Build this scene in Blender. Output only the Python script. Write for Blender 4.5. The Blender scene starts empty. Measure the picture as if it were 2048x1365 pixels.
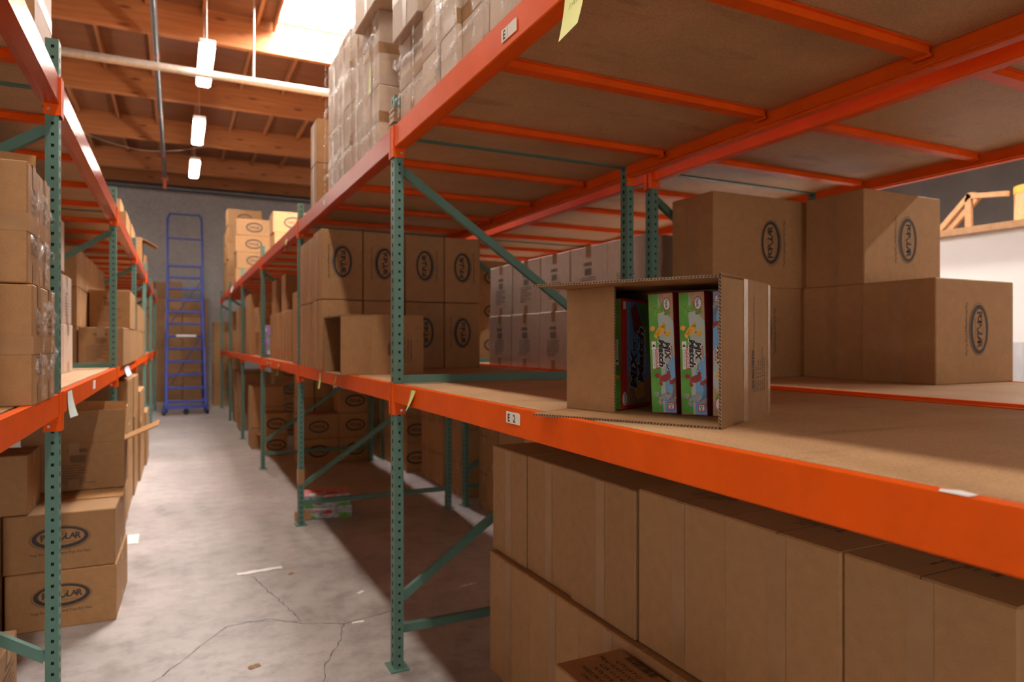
import bpy, math, random
from mathutils import Matrix, Vector, Euler

# ------------------------------------------------------------------ camera, world, exposure
SC = bpy.context.scene
COL = SC.collection
cam_d = bpy.data.cameras.new('camera')
cam_d.sensor_width = 36.0
cam_d.lens = 24.0
cam_d.clip_start = 0.02
cam_d.clip_end = 80
cam_d.dof.use_dof = True
cam_d.dof.focus_distance = 1.62
cam_d.dof.aperture_fstop = 3.6
cam = bpy.data.objects.new('camera', cam_d)
COL.objects.link(cam)
cam.location = (0, 0, 1.4)
cam.rotation_euler = (math.pi / 2, 0, -math.atan(671 / 1365))
SC.camera = cam
SC.view_settings.view_transform = 'Standard'
SC.view_settings.look = 'None'
SC.view_settings.gamma = 1.0
SC.view_settings.use_curve_mapping = False
SC.view_settings.exposure = 0.9
SC.cycles.use_denoising = True
SC.cycles.max_bounces = 8
SC.cycles.diffuse_bounces = 5
SC.cycles.glossy_bounces = 3
SC.cycles.sample_clamp_indirect = 6.0
SC.cycles.caustics_reflective = False
SC.cycles.caustics_refractive = False

LAMP_AISLE = 47.0        # emission of the strip lamps over the aisle
LAMP_RIGHT = 85.0        # strip lamps over the aisle on the far side of the racks
DOOR_S = 1.0              # unseen glowing panel added left of the camera as fill light
DOOR_E = 1.4              # unseen glowing panel added behind the camera as fill light
SKY_E = 45.0             # daylight panels in the roof
world = bpy.data.worlds.new('world')
SC.world = world
world.use_nodes = True
world.node_tree.nodes['Background'].inputs[0].default_value = (0.8, 0.85, 1.0, 1)
world.node_tree.nodes['Background'].inputs[1].default_value = 0.3

R = random.Random(7)
PI = math.pi

# ------------------------------------------------------------------ materials
def _mat(name):
    m = bpy.data.materials.new(name)
    m.use_nodes = True
    nt = m.node_tree
    b = nt.nodes['Principled BSDF']
    return m, nt, b

def _ramp(nt, fac, c0, c1, p0=0.3, p1=0.7):
    r = nt.nodes.new('ShaderNodeValToRGB')
    r.color_ramp.elements[0].position = p0
    r.color_ramp.elements[1].position = p1
    r.color_ramp.elements[0].color = (*c0, 1)
    r.color_ramp.elements[1].color = (*c1, 1)
    nt.links.new(fac, r.inputs[0])
    return r.outputs[0]

def _noise(nt, scale, detail=4, rough=0.6, stretch=None, coord='Object'):
    tc = nt.nodes.new('ShaderNodeTexCoord')
    out = tc.outputs[coord]
    if stretch:
        mp = nt.nodes.new('ShaderNodeMapping')
        mp.inputs['Scale'].default_value = stretch
        nt.links.new(out, mp.inputs[0])
        out = mp.outputs[0]
    n = nt.nodes.new('ShaderNodeTexNoise')
    n.inputs['Scale'].default_value = scale
    n.inputs['Detail'].default_value = detail
    n.inputs['Roughness'].default_value = rough
    nt.links.new(out, n.inputs['Vector'])
    return n.outputs[0]

def _bump(nt, b, h, strength=0.2, dist=0.002):
    bp = nt.nodes.new('ShaderNodeBump')
    bp.inputs['Strength'].default_value = strength
    bp.inputs['Distance'].default_value = dist
    nt.links.new(h, bp.inputs['Height'])
    nt.links.new(bp.outputs[0], b.inputs['Normal'])

def _mul(nt, a, bcol, fac=1.0, kind='MULTIPLY'):
    mx = nt.nodes.new('ShaderNodeMix')
    mx.data_type = 'RGBA'
    mx.blend_type = kind
    mx.inputs[0].default_value = fac
    nt.links.new(a, mx.inputs[6])
    if isinstance(bcol, tuple):
        mx.inputs[7].default_value = (*bcol, 1)
    else:
        nt.links.new(bcol, mx.inputs[7])
    return mx.outputs[2]

def flat(name, col, rough=0.5, metal=0.0, var=0.0, scale=30, bump=0.0, coat=0.0):
    m, nt, b = _mat(name)
    b.inputs['Roughness'].default_value = rough
    b.inputs['Metallic'].default_value = metal
    if coat:
        b.inputs['Coat Weight'].default_value = coat
        b.inputs['Coat Roughness'].default_value = 0.15
    if var or bump:
        n = _noise(nt, scale)
        lo = tuple(max(0, c * (1 - var)) for c in col)
        hi = tuple(min(1, c * (1 + var)) for c in col)
        nt.links.new(_ramp(nt, n, lo, hi), b.inputs['Base Color'])
        if bump:
            _bump(nt, b, n, bump, 0.002)
    else:
        b.inputs['Base Color'].default_value = (*col, 1)
    return m

def emit(name, col, strength):
    m, nt, b = _mat(name)
    b.inputs['Base Color'].default_value = (*col, 1)
    b.inputs['Emission Color'].default_value = (*col, 1)
    b.inputs['Emission Strength'].default_value = strength
    return m

def card_mat(name, c, spec=0.25):
    m, nt, b = _mat(name)
    n = _noise(nt, 26, 6, 0.65)
    col = _ramp(nt, n, tuple(x * 0.90 for x in c), tuple(x * 1.08 for x in c), 0.3, 0.7)
    fine = _noise(nt, 420, 3, 0.7)
    col = _mul(nt, col, _ramp(nt, fine, (0.86, 0.86, 0.86), (1.06, 1.05, 1.04), 0.35, 0.65))
    oi = nt.nodes.new('ShaderNodeObjectInfo')
    col = _mul(nt, col, _ramp(nt, oi.outputs['Random'], (0.88, 0.87, 0.85), (1.08, 1.07, 1.06), 0, 1))
    nt.links.new(col, b.inputs['Base Color'])
    b.inputs['Roughness'].default_value = 0.62
    b.inputs['Specular IOR Level'].default_value = spec
    _bump(nt, b, n, 0.25, 0.004)
    return m

def paint_mat(name, c, wear, rough=0.32, spec=0.18):
    m, nt, b = _mat(name)
    n = _noise(nt, 6, 8, 0.7)
    col = _ramp(nt, n, tuple(x * 0.86 for x in c), tuple(min(1, x * 1.06) for x in c), 0.3, 0.7)
    sc = _noise(nt, 9, 10, 0.75, (14, 1, 14))
    sr = nt.nodes.new('ShaderNodeValToRGB')
    sr.color_ramp.elements[0].position = 0.70
    sr.color_ramp.elements[1].position = 0.76
    nt.links.new(sc, sr.inputs[0])
    mx = nt.nodes.new('ShaderNodeMix')
    mx.data_type = 'RGBA'
    nt.links.new(sr.outputs[0], mx.inputs[0])
    nt.links.new(col, mx.inputs[6])
    mx.inputs[7].default_value = (*wear, 1)
    nt.links.new(mx.outputs[2], b.inputs['Base Color'])
    b.inputs['Roughness'].default_value = rough
    b.inputs['Specular IOR Level'].default_value = spec
    _bump(nt, b, n, 0.06, 0.003)
    return m

def board_mat(name, c):
    m, nt, b = _mat(name)
    n1 = _noise(nt, 3.2, 6, 0.6)
    n2 = _noise(nt, 190, 5, 0.8)
    col = _ramp(nt, n1, tuple(x * 0.84 for x in c), tuple(x * 1.1 for x in c))
    col = _mul(nt, col, _ramp(nt, n2, (0.72, 0.70, 0.68), (1.15, 1.14, 1.12), 0.35, 0.65))
    n3 = _noise(nt, 2.3, 7, 0.65, (1, 3.5, 1))
    col = _mul(nt, col, _ramp(nt, n3, (0.68, 0.66, 0.66), (1, 1, 1), 0.30, 0.42), 0.8)
    nt.links.new(col, b.inputs['Base Color'])
    b.inputs['Roughness'].default_value = 0.6
    _bump(nt, b, n2, 0.08, 0.001)
    return m

def wood_mat(name, c0, c1, stretch=(0.35, 7, 7), knots=True):
    m, nt, b = _mat(name)
    n = _noise(nt, 4, 8, 0.65, stretch)
    col = _ramp(nt, n, c0, c1, 0.28, 0.72)
    if knots:
        tc = nt.nodes.new('ShaderNodeTexCoord')
        mp = nt.nodes.new('ShaderNodeMapping')
        mp.inputs['Scale'].default_value = (1.4, 2.2, 4.5)
        nt.links.new(tc.outputs['Object'], mp.inputs[0])
        v = nt.nodes.new('ShaderNodeTexVoronoi')
        v.inputs['Scale'].default_value = 1.3
        nt.links.new(mp.outputs[0], v.inputs['Vector'])
        col = _mul(nt, col, _ramp(nt, v.outputs['Distance'], (0.42, 0.30, 0.22), (1, 1, 1), 0.06, 0.17))
    nt.links.new(col, b.inputs['Base Color'])
    b.inputs['Roughness'].default_value = 0.6
    return m

def floor_mat():
    m, nt, b = _mat('polished_concrete')
    n1 = _noise(nt, 0.9, 8, 0.62)
    col = _ramp(nt, n1, (0.30, 0.264, 0.246), (0.47, 0.425, 0.400), 0.32, 0.68)
    n2 = _noise(nt, 7, 9, 0.7)
    col = _mul(nt, col, _ramp(nt, n2, (0.70, 0.67, 0.66), (1.06, 1.06, 1.06), 0.34, 0.56))
    n3 = _noise(nt, 2.7, 5, 0.55, (1, 0.5, 1))
    col = _mul(nt, col, _ramp(nt, n3, (0.66, 0.66, 0.69), (1, 1, 1), 0.27, 0.36), 0.7)
    nt.links.new(col, b.inputs['Base Color'])
    nt.links.new(_ramp(nt, n2, (0.32,) * 3, (0.52,) * 3), b.inputs['Roughness'])
    _bump(nt, b, n2, 0.05, 0.003)
    return m

def wall_mat():
    m, nt, b = _mat('grey_block_wall')
    n1 = _noise(nt, 0.5, 6, 0.6)
    n2 = _noise(nt, 14, 8, 0.75)
    col = _ramp(nt, n1, (0.33, 0.315, 0.31), (0.43, 0.41, 0.40))
    col = _mul(nt, col, _ramp(nt, n2, (0.8, 0.8, 0.8), (1.12, 1.12, 1.12)))
    nt.links.new(col, b.inputs['Base Color'])
    b.inputs['Roughness'].default_value = 0.85
    _bump(nt, b, n2, 0.3, 0.01)
    return m

def film_mat():
    m = bpy.data.materials.new('clear_stretch_film')
    m.use_nodes = True
    nt = m.node_tree
    nt.nodes.clear()
    out = nt.nodes.new('ShaderNodeOutputMaterial')
    mix = nt.nodes.new('ShaderNodeMixShader')
    tr = nt.nodes.new('ShaderNodeBsdfTransparent')
    pr = nt.nodes.new('ShaderNodeBsdfPrincipled')
    pr.inputs['Base Color'].default_value = (0.85, 0.83, 0.82, 1)
    pr.inputs['Roughness'].default_value = 0.18
    pr.inputs['Specular IOR Level'].default_value = 1.0
    tc = nt.nodes.new('ShaderNodeTexCoord')
    n = nt.nodes.new('ShaderNodeTexNoise')
    n.inputs['Scale'].default_value = 45
    n.inputs['Detail'].default_value = 6
    nt.links.new(tc.outputs['Object'], n.inputs['Vector'])
    r = nt.nodes.new('ShaderNodeValToRGB')
    r.color_ramp.elements[0].position = 0.42
    r.color_ramp.elements[1].position = 0.68
    r.color_ramp.elements[0].color = (0.04, 0.04, 0.04, 1)
    r.color_ramp.elements[1].color = (0.62, 0.62, 0.62, 1)
    nt.links.new(n.outputs[0], r.inputs[0])
    bp = nt.nodes.new('ShaderNodeBump')
    bp.inputs['Strength'].default_value = 1.0
    bp.inputs['Distance'].default_value = 0.01
    nt.links.new(n.outputs[0], bp.inputs['Height'])
    nt.links.new(bp.outputs[0], pr.inputs['Normal'])
    nt.links.new(r.outputs[0], mix.inputs[0])
    nt.links.new(tr.outputs[0], mix.inputs[1])
    nt.links.new(pr.outputs[0], mix.inputs[2])
    nt.links.new(mix.outputs[0], out.inputs[0])
    return m

KRAFT = (0.362, 0.198, 0.086)
M = dict(
    card=card_mat('kraft_cardboard', KRAFT),
    card_film=card_mat('kraft_under_clear_film', (0.58, 0.45, 0.345), 0.5),  # paler copy of kraft: film haze and strong light put into the colour
    card_in=card_mat('kraft_cardboard_inner', (0.41, 0.215, 0.085), 0.15),
    card_edge=flat('corrugated_cut_edge', (0.30, 0.19, 0.11), 0.9, var=0.5, scale=300, bump=0.8),
    flute=flat('corrugated_flute_shadow', (0.05, 0.03, 0.02), 0.95),
    tape=flat('brown_parcel_tape', (0.33, 0.18, 0.078), 0.4, var=0.1, scale=14, bump=0.15),
    cleartape=flat('clear_parcel_tape', (0.44, 0.29, 0.18), 0.12, var=0.15, scale=60, bump=0.3),
    ink=flat('black_print_ink', (0.035, 0.028, 0.026), 0.7, var=0.35, scale=90),
    fade=flat('faded_print_ink', (0.105, 0.068, 0.045), 0.75, var=0.35, scale=90),
    orange=paint_mat('orange_rack_paint', (0.76, 0.098, 0.006), (0.55, 0.20, 0.10), 0.42, 0.10),
    glossred=paint_mat('glossy_worn_rack_paint', (0.52, 0.065, 0.02), (0.55, 0.30, 0.22), 0.22, 0.6),
    red=paint_mat('red_orange_rack_paint', (0.50, 0.055, 0.014), (0.46, 0.22, 0.16), 0.32),
    green=paint_mat('green_rack_paint', (0.105, 0.205, 0.165), (0.26, 0.30, 0.26), 0.42),
    hole=flat('dark_slot_inside', (0.012, 0.014, 0.013), 0.9),
    board=board_mat('particle_board', (0.54, 0.325, 0.165)),
    floor=floor_mat(),
    wall=wall_mat(),
    sidewall=flat('painted_side_wall', (0.12, 0.105, 0.10), 0.85, var=0.15, scale=2),
    deck=wood_mat('roof_plywood', (0.13, 0.045, 0.016), (0.20, 0.07, 0.024), (0.5, 3, 3), False),
    beam=wood_mat('fir_beam', (0.27, 0.085, 0.022), (0.43, 0.155, 0.042)),
    joist=wood_mat('fir_joist', (0.24, 0.08, 0.022), (0.36, 0.13, 0.04), (7, 0.35, 7), False),
    pine=wood_mat('raw_pine', (0.42, 0.22, 0.10), (0.55, 0.32, 0.16), (4, 4, 4), False),
    pipe=flat('galvanised_pipe', (0.48, 0.40, 0.33), 0.35, 0.6, 0.15, 20),
    darkpipe=flat('black_steel_pipe', (0.12, 0.12, 0.13), 0.3, 0.7, 0.2, 20),
    redcap=flat('red_pipe_fitting', (0.55, 0.14, 0.08), 0.4),
    lamp=emit('lamp_diffuser', (1.0, 0.90, 0.80), LAMP_AISLE),
    lampr=emit('lamp_diffuser_side', (1.0, 0.90, 0.80), LAMP_RIGHT),
    lampb=emit('lamp_diffuser_back', (1.0, 0.90, 0.80), 40.0),  # for the added lamps that brighten the back wall
    sky=emit('skylight_panel', (1.0, 0.97, 0.95), SKY_E),
    daylight=emit('daylight_in_loading_door', (1.0, 0.93, 0.86), DOOR_E),
    daylight2=emit('daylight_in_side_door', (1.0, 0.93, 0.86), DOOR_S),
    lampbody=flat('white_lamp_housing', (0.75, 0.73, 0.7), 0.4),
    blue=flat('blue_ladder_paint', (0.035, 0.060, 0.33), 0.35, var=0.15, scale=8),
    rubber=flat('black_rubber', (0.02, 0.02, 0.02), 0.8),
    white=flat('white_paper', (0.80, 0.78, 0.75), 0.7),
    label=flat('cream_label_paper', (0.78, 0.70, 0.58), 0.6),
    yellow=flat('yellow_note_paper', (0.78, 0.80, 0.30), 0.75),
    lime=flat('lime_tag_paper', (0.62, 0.70, 0.22), 0.75),
    mint=flat('pale_mint_paper', (0.66, 0.78, 0.70), 0.75),
    skyblue=flat('pale_blue_paper', (0.62, 0.74, 0.84), 0.75),
    pen=flat('pen_ink', (0.30, 0.33, 0.12), 0.8),
    marker=flat('black_marker', (0.015, 0.015, 0.02), 0.6),
    whitewall=flat('white_panel_paint', (0.86, 0.85, 0.83), 0.7, var=0.03, scale=2),
    tarp=flat('grey_plastic_sheet', (0.50, 0.50, 0.51), 0.4, var=0.15, scale=3),
    drum=flat('tan_fibre_drum', (0.60, 0.40, 0.20), 0.6, var=0.1),
    drumtape=flat('amber_drum_tape', (0.72, 0.42, 0.06), 0.4),
    film=film_mat(),
    crack=flat('floor_crack', (0.10, 0.085, 0.075), 0.95),
    metal=flat('zinc_bolt', (0.5, 0.5, 0.5), 0.35, 0.8),
    # printed toy box colours, matt varnished card
    p_green=flat('print_grass_green', (0.10, 0.38, 0.035), 0.6, var=0.35, scale=14),
    p_blue=flat('print_sky_blue', (0.15, 0.40, 0.70), 0.6, var=0.12, scale=10),
    p_pale=flat('print_pale_sky', (0.42, 0.52, 0.47), 0.6, var=0.12, scale=10),
    p_tan=flat('print_tan_rock', (0.42, 0.29, 0.17), 0.6, var=0.2, scale=30),
    p_red=flat('print_red', (0.55, 0.025, 0.02), 0.6),
    p_brown=flat('print_maroon', (0.28, 0.025, 0.015), 0.6, var=0.4, scale=60),
    p_lime=flat('print_leaf_green', (0.14, 0.38, 0.035), 0.6, var=0.45, scale=60),
    p_yellow=flat('print_yellow', (0.80, 0.44, 0.02), 0.6, var=0.25, scale=60),
    p_grey=flat('print_grey', (0.30, 0.34, 0.38), 0.6, var=0.3, scale=60),
    p_white=flat('print_white', (0.82, 0.82, 0.82), 0.6),
    p_black=flat('print_black', (0.012, 0.012, 0.014), 0.6),
    p_navy=flat('print_dark_blue', (0.04, 0.07, 0.24), 0.6, var=0.2, scale=10),
    p_pink=flat('print_pink', (0.55, 0.20, 0.22), 0.6, var=0.35, scale=22),
    p_purple=flat('print_lilac', (0.42, 0.28, 0.62), 0.6, var=0.3, scale=22),
    p_mix=flat('print_pale_grey_blue', (0.42, 0.46, 0.48), 0.6, var=0.4, scale=24),
)

# ------------------------------------------------------------------ mesh helpers
class MB:
    def __init__(self, *mats):
        self.v, self.f, self.m, self.sm = [], [], [], []
        self.mats = list(mats)
        self.X = Matrix.Identity(4)

    def mi(self, mat):
        if mat not in self.mats:
            self.mats.append(mat)
        return self.mats.index(mat)

    def add(self, verts, faces, mat, smooth=False):
        o = len(self.v)
        X = self.X
        self.v += [tuple(X @ Vector(p)) for p in verts]
        k = self.mi(mat)
        for fc in faces:
            self.f.append(tuple(i + o for i in fc))
            self.m.append(k)
            self.sm.append(smooth)

    def quad(self, a, b, c, d, mat):
        self.add([a, b, c, d], [(0, 1, 2, 3)], mat)

    def box(self, x0, x1, y0, y1, z0, z1, mat, b=0.0):
        if b <= 0:
            vs = [(x, y, z) for x in (x0, x1) for y in (y0, y1) for z in (z0, z1)]
            fs = [(0, 1, 3, 2), (4, 6, 7, 5), (0, 4, 5, 1), (2, 3, 7, 6), (0, 2, 6, 4), (1, 5, 7, 3)]
            self.add(vs, fs, mat)
            return
        xs, ys, zs = (x0, x1), (y0, y1), (z0, z1)
        vs, idx = [], {}
        for i in (0, 1):
            for j in (0, 1):
                for k in (0, 1):
                    sx, sy, sz = (1 if i == 0 else -1), (1 if j == 0 else -1), (1 if k == 0 else -1)
                    for ax in range(3):
                        p = [xs[i], ys[j], zs[k]]
                        if ax != 0: p[0] += sx * b
                        if ax != 1: p[1] += sy * b
                        if ax != 2: p[2] += sz * b
                        idx[i, j, k, ax] = len(vs)
                        vs.append(tuple(p))
        fs = []
        def face(ax, s):
            o = [a for a in range(3) if a != ax]
            r = []
            for (p, q) in ((0, 0), (1, 0), (1, 1), (0, 1)):
                c = [0, 0, 0]
                c[ax] = s; c[o[0]] = p; c[o[1]] = q
                r.append(idx[c[0], c[1], c[2], ax])
            flip = (s == 0) != (ax == 1)
            return tuple(reversed(r)) if flip else tuple(r)
        for ax in range(3):
            for s in (0, 1):
                fs.append(face(ax, s))
        for ax in range(3):
            o = [a for a in range(3) if a != ax]
            for p in (0, 1):
                for q in (0, 1):
                    c0 = [0, 0, 0]; c1 = [0, 0, 0]
                    c0[ax] = 0; c1[ax] = 1
                    for c in (c0, c1):
                        c[o[0]] = p; c[o[1]] = q
                    a1 = idx[(*c0, o[0])]; a2 = idx[(*c0, o[1])]
                    b1 = idx[(*c1, o[0])]; b2 = idx[(*c1, o[1])]
                    fs.append((a1, b1, b2, a2))
        for i in (0, 1):
            for j in (0, 1):
                for k in (0, 1):
                    fs.append((idx[i, j, k, 0], idx[i, j, k, 1], idx[i, j, k, 2]))
        # orient outwards
        cen = Vector(((x0 + x1) / 2, (y0 + y1) / 2, (z0 + z1) / 2))
        out = []
        for fc in fs:
            ps = [Vector(vs[t]) for t in fc]
            nrm = (ps[1] - ps[0]).cross(ps[2] - ps[0])
            mid = sum(ps, Vector()) / len(ps)
            out.append(fc if nrm.dot(mid - cen) >= 0 else tuple(reversed(fc)))
        self.add(vs, out, mat)

    def tube(self, pts, r, mat, n=10, caps=True):
        pts = [Vector(p) for p in pts]
        vs, fs = [], []
        up = None
        for i, p in enumerate(pts):
            if i == 0: t = pts[1] - p
            elif i == len(pts) - 1: t = p - pts[i - 1]
            else: t = (pts[i + 1] - p).normalized() + (p - pts[i - 1]).normalized()
            t.normalize()
            if up is None:
                up = Vector((0, 0, 1)) if abs(t.z) < 0.9 else Vector((1, 0, 0))
            sx = t.cross(up).normalized()
            sy = sx.cross(t).normalized()
            up = sy
            for k in range(n):
                an = 2 * PI * k / n
                vs.append(tuple(p + r * (math.cos(an) * sx + math.sin(an) * sy)))
        for i in range(len(pts) - 1):
            for k in range(n):
                a, b2 = i * n + k, i * n + (k + 1) % n
                fs.append((a, b2, b2 + n, a + n))
        self.add(vs, fs, mat, True)
        if caps:
            self.add(vs[:n], [tuple(range(n))], mat)
            self.add(vs[-n:], [tuple(reversed(range(n)))], mat)

    def bar(self, p0, p1, w, h, mat, side=None):
        """rectangular bar from p0 to p1, w across the side direction, h across the other"""
        p0, p1 = Vector(p0), Vector(p1)
        t = (p1 - p0).normalized()
        s = Vector(side) if side else (t.cross(Vector((0, 0, 1))) if abs(t.z) < 0.95 else Vector((1, 0, 0)))
        s = (s - t * s.dot(t)).normalized()
        u = t.cross(s).normalized()
        vs = []
        for p in (p0, p1):
            for (a, b2) in ((-1, -1), (1, -1), (1, 1), (-1, 1)):
                vs.append(tuple(p + s * a * w / 2 + u * b2 * h / 2))
        fs = [(0, 3, 2, 1), (4, 5, 6, 7), (0, 1, 5, 4), (1, 2, 6, 5), (2, 3, 7, 6), (3, 0, 4, 7)]
        cen = (p0 + p1) / 2
        out = []
        for fc in fs:
            ps = [Vector(vs[q]) for q in fc]
            nrm = (ps[1] - ps[0]).cross(ps[2] - ps[0])
            mid = sum(ps, Vector()) / 4
            out.append(fc if nrm.dot(mid - cen) >= 0 else tuple(reversed(fc)))
        self.add(vs, out, mat)

    def prism(self, prof, y0, y1, mat):
        """closed profile [(x, z)] counter-clockwise seen from -Y, extruded along Y"""
        n = len(prof)
        vs = [(x, y0, z) for x, z in prof] + [(x, y1, z) for x, z in prof]
        fs = [tuple(range(n)), tuple(reversed(range(n, 2 * n)))]
        for i in range(n):
            j = (i + 1) % n
            fs.append((i, i + n, j + n, j))
        self.add(vs, fs, mat)

    def poly(self, pts2, mat, z=0.0):
        self.add([(x, y, z) for x, y in pts2], [tuple(range(len(pts2)))], mat)

    def ellipse(self, cx, cy, a, b, mat, z=0.0, n=28, rot=0.0):
        c, s = math.cos(rot), math.sin(rot)
        self.poly([(cx + a * math.cos(t) * c - b * math.sin(t) * s, cy + a * math.cos(t) * s + b * math.sin(t) * c)
                   for t in (2 * PI * k / n for k in range(n))], mat, z)

    def ring(self, c0, r0, c1, r1, mat, z=0.0, n=40):
        vs, fs = [], []
        for k in range(n):
            t = 2 * PI * k / n
            vs.append((c0[0] + r0[0] * math.cos(t), c0[1] + r0[1] * math.sin(t), z))
            vs.append((c1[0] + r1[0] * math.cos(t), c1[1] + r1[1] * math.sin(t), z))
        for k in range(n):
            a, b2 = 2 * k, 2 * ((k + 1) % n)
            fs.append((a, b2, b2 + 1, a + 1))
        self.add(vs, fs, mat)

    def text(self, s, size, cx, cy, mat, z=0.0, width=None, rot=0.0, bold=0.0, shear=0.0, res=2):
        vs, fs, w, hgt = text_mesh(s, bold, shear, res)
        k = size
        kx = (width / w) if width else size
        c, sn = math.cos(rot), math.sin(rot)
        pts = []
        for x, y in vs:
            px, py = (x - w / 2) * kx, (y - 0.35) * k
            pts.append((cx + px * c - py * sn, cy + px * sn + py * c, z))
        self.add(pts, fs, mat)

    def mesh(self, name):
        me = bpy.data.meshes.new(name)
        me.from_pydata(self.v, [], self.f)
        for mt in self.mats:
            me.materials.append(mt)
        me.polygons.foreach_set('material_index', self.m)
        me.polygons.foreach_set('use_smooth', self.sm)
        me.update()
        return me

    def build(self, name, parent=None, loc=None, rot=None):
        return link(name, self.mesh(name), parent, loc, rot)

_TXT = {}
def text_mesh(s, bold=0.0, shear=0.0, res=2):
    key = (s, bold, shear, res)
    if key in _TXT:
        return _TXT[key]
    cu = bpy.data.curves.new('lettering', 'FONT')
    cu.body = s
    cu.size = 1.0
    cu.offset = bold
    cu.shear = shear
    cu.resolution_u = res
    ob = bpy.data.objects.new('lettering', cu)
    COL.objects.link(ob)
    dg = bpy.context.evaluated_depsgraph_get()
    ev = ob.evaluated_get(dg)
    me = ev.to_mesh()
    vs = [(v.co.x, v.co.y) for v in me.vertices]
    fs = []
    for p in me.polygons:
        t = tuple(p.vertices)
        fs.append(t if p.normal.z >= 0 else tuple(reversed(t)))
    ev.to_mesh_clear()
    bpy.data.objects.remove(ob)
    bpy.data.curves.remove(cu)
    x0 = min(v[0] for v in vs); x1 = max(v[0] for v in vs)
    vs = [(x - x0, y) for x, y in vs]
    _TXT[key] = (vs, fs, x1 - x0, max(v[1] for v in vs))
    return _TXT[key]

def link(name, data, parent=None, loc=None, rot=None):
    o = bpy.data.objects.new(name, data)
    COL.objects.link(o)
    if parent: o.parent = parent
    if loc is not None: o.location = loc
    if rot is not None: o.rotation_euler = rot if hasattr(rot, '__len__') else (0, 0, rot)
    return o

def tag(o, label, cat, group=None, kind=None):
    o['label'] = label
    o['category'] = cat
    if group: o['group'] = group
    if kind: o['kind'] = kind
    return o

def structure(o):
    o['kind'] = 'structure'
    return o

# ------------------------------------------------------------------ room shell
XL, XR, YN, YF, ZT = -4.2, 11.0, -6.5, 18.4, 5.45

mb = MB(); mb.box(XL, XR, YN, YF, -0.1, 0, M['floor']); floor = structure(mb.build('floor'))
def crack(pts, w):
    m2 = MB()
    rr = random.Random(int(pts[0][0] * 1000) + 3)
    fine = []
    for (a, b) in zip(pts[:-1], pts[1:]):
        n = 9
        for k in range(n):
            t = k / n
            fine.append((a[0] + (b[0] - a[0]) * t + rr.uniform(-.006, .006), a[1] + (b[1] - a[1]) * t + rr.uniform(-.006, .006)))
    fine.append(pts[-1])
    for k in range(len(fine) - 1):
        (x0, y0), (x1, y1) = fine[k], fine[k + 1]
        d = Vector((y0 - y1, x1 - x0)).normalized() * w * rr.uniform(.4, 1.1) / 2
        m2.quad((x0 - d.x, y0 - d.y, .0008), (x1 - d.x, y1 - d.y, .0008), (x1 + d.x, y1 + d.y, .0008), (x0 + d.x, y0 + d.y, .0008), M['crack'])
    structure(m2.build('floor_crack', floor))
crack([(-.32, 2.95), (-.05, 3.2), (.22, 3.62), (.42, 3.62), (.55, 3.50), (.74, 3.40), (1.02, 3.45)], .006)
crack([(.40, 4.33), (.46, 4.02), (.52, 3.75), (.56, 3.52)], .005)
crack([(.74, 3.40), (.68, 3.20), (.57, 2.98), (.52, 2.72), (.48, 2.5)], .005)
crack([(.56, 3.52), (.40, 3.60), (.25, 3.66)], .003)

mb = MB(); mb.box(XL, XR, YF, YF + .15, 0, ZT + .1, M['wall']); back_wall = structure(mb.build('wall_back'))
for (x, z) in ((-.75, 3.55), (2.2, 3.6)):
    m2 = MB(); m2.tube([(x, YF + .002, z), (x, YF - .006, z)], .05, M['hole'], 16); structure(m2.build('wall_hole', back_wall))
mb = MB()
mb.box(XL - .15, XL, YN, -3.6, 0, ZT + .1, M['sidewall'])
mb.box(XL - .15, XL, 1.5, YF, 0, ZT + .1, M['sidewall'])
mb.box(XL - .15, XL, -3.6, 1.5, 3.7, ZT + .1, M['sidewall'])
structure(mb.build('wall_left'))
mb = MB(); mb.box(XL - .14, XL - .12, -3.6, 1.5, 0, 3.7, M['daylight2']); structure(mb.build('door_2'))  # glowing panel in the opening, added out of view as side fill light
mb = MB(); mb.box(XR, XR + .15, YN, YF, 0, ZT + .1, M['sidewall']); structure(mb.build('wall_right'))
mb = MB()
mb.box(XL, -.2, YN - .15, YN, 0, ZT + .1, M['sidewall'])
mb.box(5.2, XR, YN - .15, YN, 0, ZT + .1, M['sidewall'])
mb.box(-.2, 5.2, YN - .15, YN, 3.3, ZT + .1, M['sidewall'])
structure(mb.build('wall_front'))
mb = MB(); mb.box(-.2, 5.2, YN - .14, YN - .12, 0, 3.3, M['daylight']); structure(mb.build('door_1'))  # glowing panel in the opening, added out of view as frontal fill light

# roof deck with openings for the daylight panels
SKY = [(1.12, 2.34, 6.80, 9.08)]
xs = sorted({XL, XR} | {s[0] for s in SKY} | {s[1] for s in SKY})
ys = sorted({YN, YF} | {s[2] for s in SKY} | {s[3] for s in SKY})
mb = MB()
for i in range(len(xs) - 1):
    for j in range(len(ys) - 1):
        cx, cy = (xs[i] + xs[i + 1]) / 2, (ys[j] + ys[j + 1]) / 2
        if any(s[0] < cx < s[1] and s[2] < cy < s[3] for s in SKY):
            continue
        mb.box(xs[i], xs[i + 1], ys[j], ys[j + 1], ZT, ZT + .1, M['deck'])
ceiling = structure(mb.build('ceiling'))
for k, s in enumerate(SKY):
    mb = MB()
    for (a, b, c, d) in ((s[0] - .03, s[0], s[2], s[3]), (s[1], s[1] + .03, s[2], s[3])):
        mb.box(a, b, c, d, ZT - .14, ZT + .1, M['joist'])
    w = structure(mb.build('window_%d' % (k + 1)))
    mb = MB(); mb.box(s[0], s[1], s[2], s[3], ZT + .06, ZT + .09, M['sky']); structure(mb.build('skylight_pane', w))
BEAM_Y = [9.15 + 2.44 * k for k in range(-6, 4)] + [18.34]
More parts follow.
